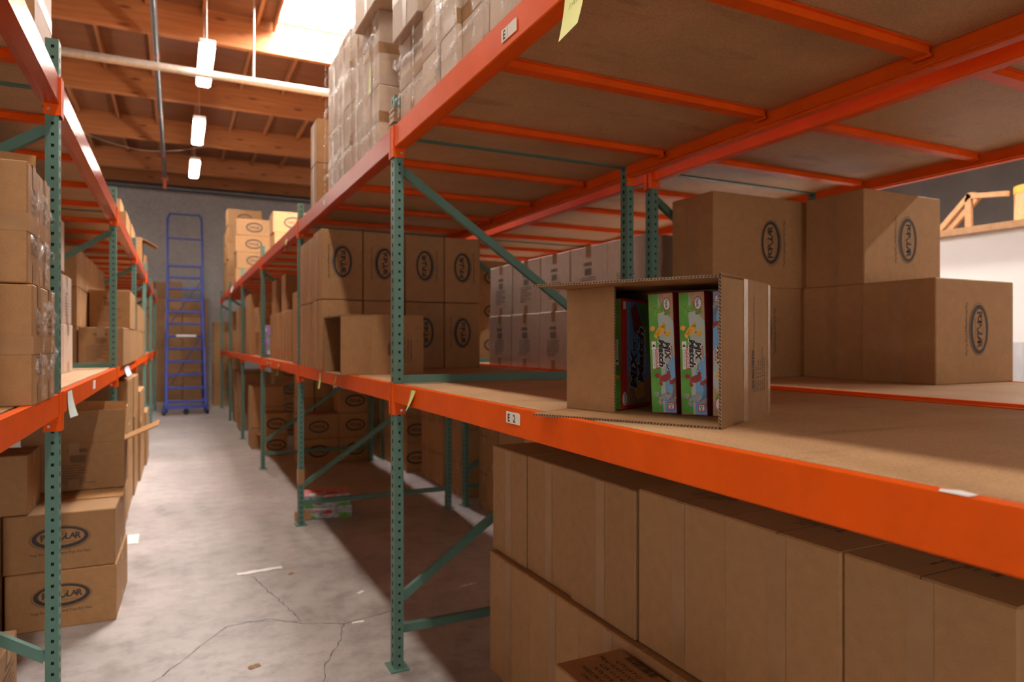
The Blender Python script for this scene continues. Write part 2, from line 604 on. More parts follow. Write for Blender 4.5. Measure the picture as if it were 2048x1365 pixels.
bm_mesh = MB(); bm_mesh.box(-(XR - XL) / 2, (XR - XL) / 2, -.045, .045, 0, .40, M['beam'])
bm_data = bm_mesh.mesh('ceiling_beam')
for y in BEAM_Y:
    structure(link('ceiling_beam', bm_data, None, ((XL + XR) / 2, y, 5.05)))
jm = MB(); jm.box(-.02, .02, -1.17, 1.17, 0, .09, M['joist'])
jd = jm.mesh('ceiling_joist')
for y in BEAM_Y[3:-1]:
    for i in range(-5, 15):
        x = .30 + .61 * i
        yc = y + 1.22
        if yc + 1.2 > YF or any(s[0] - .1 < x < s[1] + .1 and s[2] < yc < s[3] for s in SKY):
            continue
        if 2.6 < x < 5.0:
            continue
        structure(link('ceiling_joist', jd, ceiling, (x, yc, ZT - .09)))

# pipes under the roof
mb = MB(); mb.tube([(XL, 8.37, 4.39), (XR, 8.37, 4.39)], .045, M['pipe'], 14)
p = mb.build('water_pipe')
tag(p, 'pale metal pipe running crosswise under the wooden roof beams', 'pipe')
for x in (.80, 5.2, -2.6):
    mb = MB(); mb.tube([(x, 8.37, 4.43), (x, 8.37, ZT)], .012, M['pipe'], 8)
    mb.build('hanger', p)
mb = MB(); mb.tube([(-.215, -2, 4.86), (-.215, 16.2, 4.86)], .034, M['darkpipe'], 10)
p = mb.build('sprinkler_pipe')
tag(p, 'thin dark sprinkler pipe running lengthwise above the aisle to red valve', 'pipe')
mb = MB(); mb.tube([(-.215, 16.15, 4.86), (-.215, 16.3, 4.86)], .06, M['redcap'], 12); mb.tube([(-.215, 16.2, 4.86), (-.215, 16.2, 4.62)], .035, M['redcap'], 10)
v = mb.build('valve', p); v['label'] = 'red valve fitting'
for y in (6.9, 9.3, 11.75, 14.2):
    mb = MB(); mb.tube([(-.215, y, 4.86), (-.215, y, 5.06)], .008, M['darkpipe'], 6); mb.tube([(-.215, y - .03, 4.86), (-.215, y + .03, 4.86)], .036, M['redcap'], 10)
    mb.build('hanger', p)
mb = MB(); mb.tube([(XL, 17.95, 5.0), (XR, 17.95, 5.0)], .07, M['darkpipe'], 14)
tag(mb.build('wall_pipe'), 'thick dark pipe running along the top of grey back wall', 'pipe')
mb = MB()
mb.tube([(-1.5 + .1 * k, 14.03, 5.055 - .20 * math.sin(PI * k / 20)) for k in range(21)], .006, M['pipe'], 6)
tag(mb.build('loose_cable'), 'thin loose cable sagging below the far roof beams', 'cable')

# strip lamps
def strip_lamp(x, y, z, mat, label, group):
    r = link('strip_lamp', None, None, (x, y, z))
    tag(r, label, 'ceiling light', group)
    mb = MB(); mb.box(-.08, .08, -.62, .62, .0, .05, M['lampbody'], .008); mb.build('lamp_housing', r)
    mb = MB(); mb.box(-.075, .075, -.60, .60, -.05, -.001, mat, .02); mb.build('diffuser', r)
    mb = MB()
    for q in (-.45, .45):
        mb.tube([(0, q, .05), (0, q, ZT - z)], .004, M['pipe'], 6)
    mb.build('hanger', r)
    return r
lab = {8.4: 'lit strip lamp above the aisle crossed by the pale pipe', 11.1: 'lit strip lamp above the aisle, middle of the three in view',
       13.5: 'lit strip lamp above the aisle nearest the back wall'}
for y in (8.4, 11.1, 13.5, 5.7, 3.0, .4, -2.2):
    strip_lamp(.29, y, 4.5, M['lamp'], lab.get(y, 'lit strip lamp above the aisle, out of view overhead'), 'strip lamps over the aisle')
for y in (-.6, 2.0, 4.6, 7.2):
    strip_lamp(6.0, y, 4.19, M['lampr'], 'lit strip lamp above the aisle by the white wall', 'strip lamps over the far aisle')
for y in (10.8, 13.4, 16.0):  # lamps added out of view to brighten the back wall
    strip_lamp(-3.0, y, 4.5, M['lampb'], 'lit strip lamp behind the facing rack, out of view', 'strip lamps behind the facing rack')
for y in (12.4, 15.2):  # more added lamps, hidden by the racks, for the back wall
    strip_lamp(5.55, y, 4.5, M['lampb'], 'lit strip lamp beyond the racks near the back wall', 'strip lamps beyond the racks')

# ------------------------------------------------------------------ pallet racks
LOW, LOWH = 1.217, 0.078
TOP, TOPH = 2.311, 0.092
POSTH = 2.446
PW, PD = 0.040, 0.054          # post size across (X) and along (Y) the rack

def post_mesh():
    mb = MB()
    g, hole = M['green'], M['hole']
    hx, hy = PW / 2, PD / 2
    def strip(mk, w, hw, hh, off):
        """one face of the post in (u, z), u in -w/2..w/2, with real recessed slots"""
        pitch = .0381
        z = .0
        mb_q = lambda u0, u1, z0, z1, d0=0: mb.quad(mk(u0, z0, d0), mk(u1, z0, d0), mk(u1, z1, d0), mk(u0, z1, d0), g)
        n = int(POSTH / pitch)
        for k in range(n):
            z0, z1 = k * pitch, (k + 1) * pitch if k < n - 1 else POSTH
            c = z0 + pitch / 2
            a0, a1, b0, b1 = off - hw / 2, off + hw / 2, c - hh / 2, c + hh / 2
            mb_q(-w / 2, w / 2, z0, b0); mb_q(-w / 2, w / 2, b1, z1)
            mb_q(-w / 2, a0, b0, b1); mb_q(a1, w / 2, b0, b1)
            e = .006
            for (u0, zz0, u1, zz1) in ((a0, b0, a1, b0), (a1, b0, a1, b1), (a1, b1, a0, b1), (a0, b1, a0, b0)):
                mb.quad(mk(u0, zz0, 0), mk(u1, zz1, 0), mk(u1, zz1, e), mk(u0, zz0, e), hole)
            mb.quad(mk(a0, b0, e), mk(a1, b0, e), mk(a1, b1, e), mk(a0, b1, e), hole)
    strip(lambda u, z, d: (u, -hy + d, z), PW, .0095, .0105, .002)
    strip(lambda u, z, d: (-u, hy - d, z), PW, .0095, .0105, .0)
    strip(lambda u, z, d: (-hx + d, -u, z), PD, .013, .018, .0)
    strip(lambda u, z, d: (hx - d, u, z), PD, .013, .018, .0)
    mb.quad((-hx, -hy, POSTH), (hx, -hy, POSTH), (hx, hy, POSTH), (-hx, hy, POSTH), g)
    mb.box(-hx - .02, hx + .02, -hy - .025, hy + .025, 0, .006, g)
    return mb.mesh('post')
POST = post_mesh()

def brace(name, y, p0, p1, parent, sx):
    mb = MB()
    mb.bar((p0[0], y, p0[1]), (p1[0], y, p1[1]), .026, .034, M['green'], (0, 1, 0))
    return mb.build(name, parent)

def beam_mesh(length, h, flip, mat):
    """step beam: outer face at x=0, inner ledge towards +x (or -x when flip)"""
    s = -1 if flip else 1
    prof = [(0, 0), (0, -h), (.044, -h), (.044, -h + .008), (.040, -h + .012), (.044, -.034), (.030, -.030), (.030, 0)]
    prof = [(0, 0), (0, -h + .003), (.003, -h), (.041, -h), (.044, -h + .003), (.044, -.036), (.028, -.036), (.028, 0)]
    mb = MB()
    pts = [(s * x, z) for x, z in prof]
    # lip that folds under the inner edge
    mb.prism(pts if flip else list(reversed(pts))[::-1], 0, length, mat)
    mb.box(*(sorted((s * .047, s * .060))), 0, length, -h + .006, -h + .010, mat)
    mb.box(*(sorted((s * .044, s * .047))), 0, length, -h + .006, -.036, mat)
    me = mb.mesh('beam')
    return me

def connector_mesh(h, flip, end, mat):
    """angle plate at a beam end; end=-1 for the low-Y end, +1 for the high-Y end"""
    s = -1 if flip else 1
    mb = MB()
    dz = -.13
    if end > 0:
        mb.box(*sorted((s * -.002, s * .046)), -.005, .0, dz, .0, mat)
        mb.box(*sorted((s * -.006, s * -.002)), -.004, .030, dz, .006, mat)
        mb.tube([(s * .03, -.0055, dz + .018), (s * .03, -.009, dz + .018)], .005, M['metal'], 10)
    else:
        mb.box(*sorted((s * -.002, s * .046)), 0, .005, dz, .0, mat)
        mb.box(*sorted((s * -.006, s * -.002)), -.030, .004, dz, .006, mat)
    return mb.mesh('connector')

def crossbar_mesh(x0, x1):
    mb = MB()
    L = x1 - x0
    w = .046
    # hat section: flat bottom web with two side flanges, open to the board
    mb.box(0, L, -w / 2, w / 2, -.026, -.0235, M['orange'])
    mb.box(0, L, -w / 2, -w / 2 + .003, -.026, -.002, M['orange'])
    mb.box(0, L, w / 2 - .003, w / 2, -.026, -.002, M['orange'])
    mb.box(0, L, -w / 2 - .014, -w / 2, -.0045, -.002, M['orange'])
    mb.box(0, L, w / 2, w / 2 + .014, -.0045, -.002, M['orange'])
    for q in (0, L):
        mb.box(q - .003, q + .003, -w / 2 - .004, w / 2 + .004, -.034, -.0235, M['orange'])
    return mb.mesh('crossbar')

def rack(name, label, xf, xb, ys, aisle_sign, bars_at, top_mat_front, bays_low=None):
    """xf / xb: centre of the posts on the two long sides (xf < xb)."""
    root = link(name, None, None, ((xf + xb) / 2, ys[0], 0))
    tag(root, label, 'pallet rack')
    ox, oy = root.location.x, root.location.y
    L = lambda x, y, z: (x - ox, y - oy, z)
    front, back = (xf, xb) if aisle_sign < 0 else (xb, xf)
    for y in ys:
        fr = link('upright_frame', None, root, L(ox, y, 0))
        for x in (xf, xb):
            link('post', POST, fr, (x - ox, 0, 0))
        fx, bx = front - ox, back - ox
        e = PW / 2 * (1 if bx > fx else -1)
        for z in (.165, 1.236, 2.288):
            brace('brace', 0, (fx + e, z), (bx - e, z), fr, 1)
        brace('brace', 0, (fx + e, .30), (bx - e, 1.09), fr, 1)
        brace('brace', 0, (fx + e, 2.135), (bx - e, 1.345), fr, 1)
    for i in range(len(ys) - 1):
        y0, y1 = ys[i] + PD / 2 + .005, ys[i + 1] - PD / 2 - .005
        ln = y1 - y0
        for (zt, h) in ((LOW, LOWH), (TOP, TOPH)):
            for (x, flip, edge) in ((xf, False, -PW / 2 - .002), (xb, True, PW / 2 + .002)):
                mat = M['orange']
                if zt == TOP and x == front:
                    mat = M['glossred'] if aisle_sign > 0 else (M['orange'] if i == 0 else M['red'])
                be = link('beam', beam_mesh(ln, h, flip, mat), root, L(x + edge, y0, zt))
                link('connector', connector_mesh(h, flip, -1, M['orange']), be, (0, -.005, 0))
                link('connector', connector_mesh(h, flip, 1, M['orange']), be, (0, ln + .005, 0))
            # loose particle boards lying on the ledges
            mb = MB()
            mb.box(xf + .023, xb - .023, y0 - .017, y1 + .017, zt - .034, zt - .002, M['board'], .001)
            o = mb.build('shelf_board', root)
            o.location = L(0, 0, 0)
        ins = crossbar_mesh(xf + .046, xb - .046)
        for yb in bars_at:
            yy = y0 + yb
            link('crossbar', ins, root, L(xf + .046, yy, TOP - .034))
        if bays_low is None or i in bays_low:
            for yb in bars_at[1:4:2]:
                link('crossbar', ins, root, L(xf + .046, y0 + yb, LOW - .034))
    return root

STEP = 2.535
YA = [2.846 + STEP * k for k in range(-1, 6)]
BARS = [.33, .95, 1.58, 2.18]
rack_a = rack('pallet_rack', 'orange and green pallet rack with open toy carton on its lower shelf', .850, 2.048, YA, -1, BARS, None)
rack_b = rack('pallet_rack', 'orange and green pallet rack standing back to back behind the open toy carton', 2.204, 3.404, YA[:5], -1, BARS, None)
YL = [2.842 + 2.525 * k for k in range(-1, 6)]
rack_l = rack('pallet_rack', 'orange and green pallet rack along the other side of the aisle, with film wrapped cartons', -1.585, -.386, YL, 1, BARS, None)

def rack_part(root, name, mb):
    o = mb.build(name, root)
    o.location = -root.location
    return o
FX = .850 - PW / 2 - .002 - .0015       # plane just in front of the aisle beams
def sticker(root, y0, y1, z0, z1, txt, x=FX):
    mb = MB()
    mb.X = Matrix(((0, 0, -1, x), (-1, 0, 0, 0), (0, 1, 0, 0), (0, 0, 0, 1)))
    # local x -> -Y, local y -> Z, local z -> -X
    mb.poly([(-y1, z0), (-y0, z0), (-y0, z1 - .004), (-y0 - .006, z1), (-y1, z1)], M['label'])
    if txt: txt(mb, -y1, -y0, z0, z1)
    o = rack_part(root, 'label_sticker', mb)
    return o
def e2(mb, a, b, z0, z1):
    mb.text('E', (z1 - z0) * .92, a + (b - a) * .20, (z0 + z1) / 2 - .001, M['marker'], .0004, bold=.02)
    mb.text('2', (z1 - z0) * .92, a + (b - a) * .58, (z0 + z1) / 2 - .001, M['marker'], .0004, bold=.02)
def e1(mb, a, b, z0, z1):
    mb.text('E', (z1 - z0) * .95, a + (b - a) * .20, (z0 + z1) / 2, M['marker'], .0004, bold=.03)
    q = a + (b - a) * .42
    mb.poly([(q, z0 + .003), (q + .0015, z0 + .003), (q + .0015, z1 - .002), (q, z1 - .002)], M['marker'], .0004)
o = sticker(rack_a, 1.632, 1.718, 1.173, 1.205, e2); o['label'] = 'cream sticker marked E 2'
o = sticker(rack_a, 1.653, 1.750, 2.243, 2.279, e1); o['label'] = 'cream sticker marked E'
sticker(rack_a, 4.31, 4.36, 2.25, 2.28, None)
sticker(rack_a, 7.0, 7.05, 1.17, 1.2, None)
mb = MB(); mb.box(-.386 + PW / 2 + .002, -.386 + PW / 2 + .0035, 3.88, 3.98, 1.165, 1.205, M['white'])
rack_part(rack_l, 'label_sticker', mb)

def tape_wrap(root, x, y, z0, z1):
    mb = MB()
    rr = random.Random(int(z0 * 100))
    n = 7
    for k in range(n):
        a, b = z0 + (z1 - z0) * k / n, z0 + (z1 - z0) * (k + 1.15) / n
        e = .003 + rr.uniform(0, .004)
        mb.box(x - PW / 2 - e, x + PW / 2 + e, y - PD / 2 - e, y + PD / 2 + e, a, b, M['tape'])
    o = rack_part(rack_a, 'tape_wrap', mb); o['label'] = 'brown tape wound round the post'
tape_wrap(rack_a, .850, 2.846, 2.33, 2.388)
tape_wrap(rack_a, .850, 5.381, .31, .42)

def paper_strip(name, label, x, y, ztop, w, ln, mat, bend=.03, sx=-1, twist=0.0, skew=0.0, writing=None):
    """a paper slip stuck on a beam face by its top edge and hanging down"""
    r = link(name, None, None, (x, y, ztop))
    tag(r, label, 'paper note')
    mb = MB()
    n = 10
    def P(u, t):
        tw = twist * t
        xx = sx * (.0016 + bend * t * t) + sx * abs(u) * abs(math.sin(tw)) * .0
        return (xx + math.sin(tw) * u * .6, (u * math.cos(tw)) + skew * t, -ln * t)
    vs, fs = [], []
    for k in range(n + 1):
        t = k / n
        for u in (-w / 2, -w / 6, w / 6, w / 2):
            vs.append(P(u, t))
    for k in range(n):
        for q in range(3):
            a = k * 4 + q
            fs.append((a, a + 1, a + 5, a + 4))
    mb.add(vs, fs, mat, True)
    mb.build('slip', r)
    if writing:
        m2 = MB()
        writing(m2, P, w, ln)
        m2.build('handwriting', r)
    return r
def note_writing(m2, P, w, ln):
    def put(s, row, size, width):
        vs, fs, tw_, _h = text_mesh(s, -.01, .25, 1)
        pts = []
        for (x, y) in vs:
            u = -((x / tw_ - .5) * width)            # read from the aisle: text runs towards -Y
            t = (row - y * size) / ln
            q = P(u, max(0, min(1, t)))
            pts.append((q[0] - .0012, q[1], q[2]))
        m2.add(pts, fs, M['pen'])
    put('CONT', .070, .022, .06)
    put('LAKESHORE', .105, .020, .088)
    put('1A1', .140, .022, .045)
paper_strip('sticky_note', 'pale yellow handwritten note hanging from the upper orange beam above open carton', FX, 1.335, 2.305, .105, .205, M['yellow'], .028, -1, .18, .0, note_writing)
paper_strip('paper_tag', 'lime green torn tag on the orange lower beam beside the green post', FX, 2.545, 1.208, .055, .085, M['lime'], .012, -1, .5, .06)
paper_strip('paper_tag', 'yellow tag hanging below the shelf edge under the empty carton', FX, 4.46, 1.195, .055, .10, M['lime'], .01)
paper_strip('paper_tag', 'tiny yellow scrap on the beam beside the tag under the empty carton', FX, 3.98, 1.195, .03, .04, M['lime'], .01)
paper_strip('paper_tag', 'yellow tag on lower beam beneath the small toy box on end', FX, 7.25, 1.19, .12, .085, M['lime'], .02, -1, .5, .05)
paper_strip('paper_tag', 'yellow tag on lower beam just before the third post, torn at bottom', FX, 6.45, 1.19, .12, .10, M['lime'], .02, -1, .6, -.04)
paper_strip('paper_tag', 'bright yellow tag hanging from the upper beam past the second post', FX, 5.95, 2.25, .14, .10, M['yellow'], .02, -1, .3)
paper_strip('paper_tag', 'white slip on the upper beam near the far end of the rack', FX, 12.1, 2.30, .45, .10, M['white'], .02)
LX = -.386 + PW / 2 + .0035
paper_strip('paper_tag', 'pale mint slip hanging on the beam beside the near post of wrapped cartons', LX, 3.05, 1.212, .11, .10, M['mint'], .012, 1, .2, .02)
paper_strip('paper_tag', 'pale blue slip hanging from the beam below the text printed cartons', LX, 6.35, 1.20, .55, .075, M['skyblue'], .02, 1)

# ------------------------------------------------------------------ cartons
FACE = {
    '-y': lambda w, d, h: Matrix(((1, 0, 0, 0), (0, 0, -1, -d / 2), (0, 1, 0, h / 2), (0, 0, 0, 1))),
    '+x': lambda w, d, h: Matrix(((0, 0, 1, w / 2), (1, 0, 0, 0), (0, 1, 0, h / 2), (0, 0, 0, 1))),
    '-x': lambda w, d, h: Matrix(((0, 0, -1, -w / 2), (-1, 0, 0, 0), (0, 1, 0, h / 2), (0, 0, 0, 1))),
    '+z': lambda w, d, h: Matrix(((1, 0, 0, 0), (0, 1, 0, 0), (0, 0, 1, h), (0, 0, 0, 1))),
}

def logo(mb, a, b, mat, tagline=True):
    """black oval stamp: ring, POPULAR with a smiling U, small PLAYTHINGS, tag line below"""
    z = .0008
    mb.ring((0, 0), (a, b), (a * .01, b * .05), (a * .84, b * .74), mat, z)
    mb.ring((-a * .01, -b * .03), (a * 1.07, b * 1.10), (-a * .01, -b * .02), (a * 1.05, b * 1.06), mat, z, 40)
    xs_ = [(-.60, 'P', .46, -.02), (-.42, 'O', .36, .02), (-.21, 'P', .46, -.02), (.25, 'L', .46, .0), (.43, 'A', .42, .02), (.63, 'R', .46, .0)]
    k = b * 1.25
    for (px, ch, s, dy) in xs_:
        mb.text(ch, k * s * 1.35, px * a, .10 * b + dy * b, mat, z, bold=.035, rot=R.uniform(-.05, .05) * 0 + (.06 if ch == 'P' else -.04))
    # the U as a smile with two eyes
    n = 12
    vs, fs = [], []
    for i in range(n + 1):
        t = PI + PI * i / n
        for rr_ in (1.0, .62):
            vs.append((.03 * a + .135 * a * rr_ * math.cos(t), .16 * b + .42 * b * rr_ * math.sin(t), z))
    for i in range(n):
        fs.append((2 * i, 2 * i + 2, 2 * i + 3, 2 * i + 1))
    mb.add(vs, fs, mat)
    for ex in (-.03, .08):
        mb.ellipse((ex) * a, .30 * b, .022 * a, .06 * b, mat, z, 10)
    for ex in (-.06, .03, .12):
        mb.poly([((ex - .012) * a, .44 * b), ((ex + .012) * a, .44 * b), ((ex + .03) * a, .56 * b), ((ex + .005) * a, .56 * b)], mat, z)
    mb.text('PLAYTHINGS', b * .17, .05 * a, -.42 * b, mat, z, width=a * .95)
    if tagline:
        mb.text('Toys For Learning and Toys For Fun!', b * .30, 0, -1.38 * b, mat, z, width=a * 2.15, bold=.02, res=1)

def lines(mb, w, h, mat, rows, seed, barcode=True, head=True):
    """printed shipping block too small to read: barcode and rows of short strokes"""
    rr = random.Random(seed)
    z = .0008
    y = h / 2
    if head:
        x = -w * .28
        while x < w * .22:
            g = w * rr.uniform(.015, .035)
            mb.quad((x, y - h * .10, z), (x + g, y - h * .10, z), (x + g, y, z), (x, y, z), mat)
            x += g + w * rr.uniform(.010, .018)
        y -= h * .18
    if barcode:
        x = -w * .22
        while x < w * .22:
            g = w * rr.uniform(.006, .02)
            mb.quad((x, y - h * .20, z), (x + g, y - h * .20, z), (x + g, y, z), (x, y, z), mat)
            x += g + w * rr.uniform(.006, .016)
        y -= h * .26
    dh = (y + h / 2) / rows
    for r_ in range(rows):
        x = -w / 2
        end = rr.choice((.48, .40, .2, .45, .05)) * w
        while x < end:
            g = w * rr.uniform(.02, .055)
            t = dh * rr.uniform(.34, .5)
            mb.quad((x, y - t, z), (x + g, y - t, z), (x + g, y, z), (x, y, z), mat)
            x += g + w * rr.uniform(.012, .03)
        y -= dh

def ship_print(mb):
    for k, s in enumerate(('QTY/24 PCS', 'MEAS 42X39.5X31 CM', 'G.W 11.5 KG', 'N.W 10 KG', 'MADE IN CHINA', 'C/NO 77')):
        mb.text(s, .020, -.04, .055 - .026 * k, M['ink'], .0008, width=.0115 * len(s), res=1)
    x = -.10
    rr = random.Random(5)
    while x < .03:
        g_ = rr.uniform(.002, .006)
        mb.quad((x, .082, .0008), (x + g_, .082, .0008), (x + g_, .108, .0008), (x, .108, .0008), M['ink'])
        x += g_ + rr.uniform(.002, .005)

_CART = {}
def carton_meshes(w, d, h, prints, tapes, seam, tapemat='tape', mat='card'):
    key = (round(w, 3), round(d, 3), round(h, 3), prints, tapes, seam, tapemat, mat)
    if key in _CART:
        return _CART[key]
    mb = MB(M[mat])
    mb.box(-w / 2, w / 2, -d / 2, d / 2, 0, h, M[mat], .004)
    pieces = []
    def piece():
        q = MB(M[tapemat]); pieces.append(q); return q
    for (face, kind, rot, sc, du, dv) in prints:
        mb.X = FACE[face](w, d, h) @ Matrix.Translation((du, dv, 0)) @ Matrix.Rotation(math.radians(rot), 4, 'Z')
        if kind == 'logo':
            logo(mb, sc, sc * .60, M['ink'])
        elif kind == 'logowide':
            logo(mb, sc, sc * .46, M['ink'])
        elif kind == 'ring':
            mb.ring((0, 0), (sc, sc * .62), (sc * .01, 0), (sc * .84, sc * .44), M['ink'], .0008, 24)
            mb.text('POPULAR', sc * .5, 0, 0, M['ink'], .0008, width=sc * 1.2, bold=.03, res=1)
        elif kind == 'lines':
            lines(mb, sc, sc * 1.2, M['fade'], 8, int(w * 1000 + h * 77), True)
        elif kind == 'code':
            lines(mb, sc, sc * 1.6, M['fade'], 4, int(d * 1000 + 5), True, False)
        elif kind == 'shipping':
            ship_print(mb)
        elif kind == 'text':
            lines(mb, sc, sc * .9, M['fade'], 7, int(d * 1000 + 9), False, True)
    # closing seam of the two long flaps
    for (face, ax) in seam:
        mb.X = FACE[face](w, d, h)
        fw = d if face in ('-x', '+x') else w
        fh = h if face != '+z' else d
        if ax == 'v':
            mb.quad((-.001, -fh / 2, .0005), (.001, -fh / 2, .0005), (.001, fh / 2, .0005), (-.001, fh / 2, .0005), M['flute'])
        else:
            mb.quad((-fw / 2, -.001, .0005), (fw / 2, -.001, .0005), (fw / 2, .001, .0005), (-fw / 2, .001, .0005), M['flute'])
    mb.X = Matrix.Identity(4)
    T = .0012
    tw = .05
    def strap(pts, wdir, mat):
        """one continuous strip of tape through the points, lying just off the carton"""
        q = piece()
        wv = Vector(wdir) * tw / 2
        vs, fs = [], []
        for p_ in pts:
            vs.append(tuple(Vector(p_) - wv)); vs.append(tuple(Vector(p_) + wv))
        for k_ in range(len(pts) - 1):
            fs.append((2 * k_, 2 * k_ + 1, 2 * k_ + 3, 2 * k_ + 2))
        q.add(vs, fs, mat)
    for t in tapes:
        X2, Y2 = w / 2 + T, d / 2 + T
        if t == 'endv':        # vertical strip down the end face that shows
            strap([(-X2, 0, .004), (-X2, 0, h - .004)], (0, 1, 0), M[tapemat])
        elif t == 'topx':      # along the top, folded over the end faces
            strap([(-X2, 0, h - .065), (-X2, 0, h + T), (X2, 0, h + T), (X2, 0, h - .065)], (0, 1, 0), M[tapemat])
            for s in (-1, 1):
                strap([(s * X2, 0, .003), (s * X2, 0, .06)], (0, 1, 0), M[tapemat])
        elif t == 'topy':
            strap([(0, -Y2, h - .065), (0, -Y2, h + T), (0, Y2, h + T), (0, Y2, h - .065)], (1, 0, 0), M[tapemat])
            strap([(0, -Y2, .003), (0, -Y2, .06)], (1, 0, 0), M[tapemat])
        elif t == 'band':      # round the middle
            e_ = T * .8
            strap([(-w / 2 - e_, -d / 2 - e_, h * .5), (w / 2 + e_, -d / 2 - e_, h * .5), (w / 2 + e_, d / 2 + e_, h * .5), (-w / 2 - e_, d / 2 + e_, h * .5), (-w / 2 - e_, -d / 2 - e_, h * .5)], (0, 0, 1), M[tapemat])
    r = (mb.mesh('carton'), [q.mesh('tape') for q in pieces])
    _CART[key] = r
    return r

def carton(x0, x1, y0, y1, z0, z1, label, group=None, prints=(), tapes=('topx',), seam=(('+z', 'h'),), rot=None, tapemat='tape', gap=.002, name='carton', mat='card'):
    w, d, h = round(x1 - x0 - gap, 3), round(y1 - y0 - gap, 3), round(z1 - z0, 4)
    me, tm = carton_meshes(w, d, h, tuple(prints), tuple(tapes), tuple(seam), tapemat, mat)
    o = link(name, me, None, ((x0 + x1) / 2, (y0 + y1) / 2, z0), math.radians(rot) if rot is not None else 0.0)
    tag(o, label, 'cardboard box', group)
    for q in tm:
        link('tape', q, o)
    return o

ORD = ['first', 'second', 'third', 'fourth', 'fifth', 'sixth', 'seventh', 'eighth']

# --- floor of the near bay: two rows of tall plain cartons under the lower shelf
g = 'tall plain cartons on the floor under the near shelf'
ub = [2.685, 2.374, 2.031, 1.655, 1.294, .962, .632]
for i in range(6):
    dx = (.0, .006, -.004, .004, .0, .006)[i]
    carton(1.226 + dx, 1.70 + dx, ub[i + 1], ub[i], .507, .950 + (.0, .0, .004, .012, .014, .014)[i],
           'tall plain floor carton under near shelf, upper row, %s from green post' % ORD[i], g,
           (('+z', 'text', 180, .14, -.08, 0),) if i > 2 else (), ('endv',), (('-x', 'v'), ('+z', 'h')), rot=(0, .4, -.4, .5, 0, -.3)[i])
lb = [2.660, 2.295, 1.940, 1.60, 1.27, .94, .61]
for i in range(6):
    carton(1.200, 1.70, lb[i + 1], lb[i], 0, .505,
           'tall plain floor carton under near shelf, lower row, %s from green post' % ORD[i], g,
           (), ('endv',), (('-x', 'v'),))
carton(.965, 1.190, 1.16, 1.690, 0, .482, 'dark carton with printed top standing in front of the tall floor cartons', None,
       (('+z', 'shipping', -90, 1, 0, .10),), ('band',), ())

# --- rack behind, near bay, lower shelf: large stamped cartons
g = 'large cartons stamped with an oval on the shelf behind open carton'
L1 = LOW - .002
def big(x0, x1, y0, y1, z0, z1, lab, pr, rot=0):
    return carton(x0, x1, y0, y1, z0, z1, lab, g, pr, ('endv',), (('-x', 'v'),), rot=rot)
LGu = (('-y', 'logo', 90, .108, .0, .01),)
LGd = (('-y', 'logo', -90, .108, .02, .01),)
big(2.850, 3.418, 1.780, 2.125, L1, L1 + .452, 'large oval stamped carton standing alone at the end of the far shelf', LGd, .0)
big(2.880, 3.440, 2.135, 2.480, L1, L1 + .452, 'large carton under the half lit stamped carton, beside the end carton', LGd)
big(2.886, 3.463, 2.138, 2.470, L1 + .452, L1 + .902, 'large oval stamped carton half lit, on the upper tier near the white wall', (('-y', 'logo', -90, .108, .03, .0),))
big(2.300, 2.925, 2.500, 2.840 - .035, L1, L1 + .452, 'large carton on the far shelf hidden mostly behind the open toy carton', LGu)
big(2.300, 2.935, 2.500, 2.840 - .035, L1 + .452, L1 + .905, 'large oval stamped carton on top tier just right of the twin posts', (('-y', 'logo', 90, .108, .06, .0),))

# --- rack behind, second bay, lower shelf: pale lit cartons in two tiers
g = 'pale cartons in two tiers on the shelf behind the twin posts'
yb = [2.905, 3.27, 3.674, 4.068, 4.491, 4.893]
for t in (0, 1):
    for i in range(5):
        nm = ('bottom', 'top')[t]
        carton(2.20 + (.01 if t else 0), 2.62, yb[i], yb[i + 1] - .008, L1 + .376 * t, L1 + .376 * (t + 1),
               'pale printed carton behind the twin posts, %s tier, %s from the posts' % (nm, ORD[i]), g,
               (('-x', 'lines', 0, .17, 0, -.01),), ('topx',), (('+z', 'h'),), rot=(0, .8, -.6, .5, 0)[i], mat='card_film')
for t in range(3):
    carton(2.30, 2.80, 5.55, 6.0, L1 + .3 * t, L1 + .3 * (t + 1), 'dim carton far along the rear shelf behind stamped block, %s tier up' % ORD[t],
           'dim cartons far along the rear shelf', (('-y', 'ring', 0, .1, 0, 0),), ('topy',))

# --- second bay, lower shelf of the aisle rack: block of small stamped cartons
g = 'upright cartons stamped with an oval in the block beside green post'
xb = [.812, 1.078, 1.358, 1.637, 1.903]
for t in (0, 1):
    for i in range(4):
        up = i >= 2 and t == 1
        pr = (('-y', 'logo', 90 if up else -90, .100, .0, .02),)
        carton(xb[i], xb[i + 1], 4.36 + .004 * i, 4.645, L1 + .448 * t, L1 + .448 * (t + 1) - .004,
               'upright oval stamped carton, %s tier of block, %s from the aisle' % (('lower', 'upper')[t], ORD[i]), g,
               pr, ('endv',), (('-x', 'v'),), tapemat='cleartape' if i % 2 else 'tape', gap=.006)
for t in (0, 1):
    for i, (a, b) in enumerate(((4.70, 4.98), (5.0, 5.29))):
        carton(.83, 1.10, a, b, L1 + .448 * t, L1 + .448 * (t + 1) - .004,
               'upright carton in %s tier behind the stamped block, %s row back' % (('lower', 'upper')[t], ORD[i]),
               'upright cartons behind the stamped block', (), ('endv',), (('-x', 'v'),))

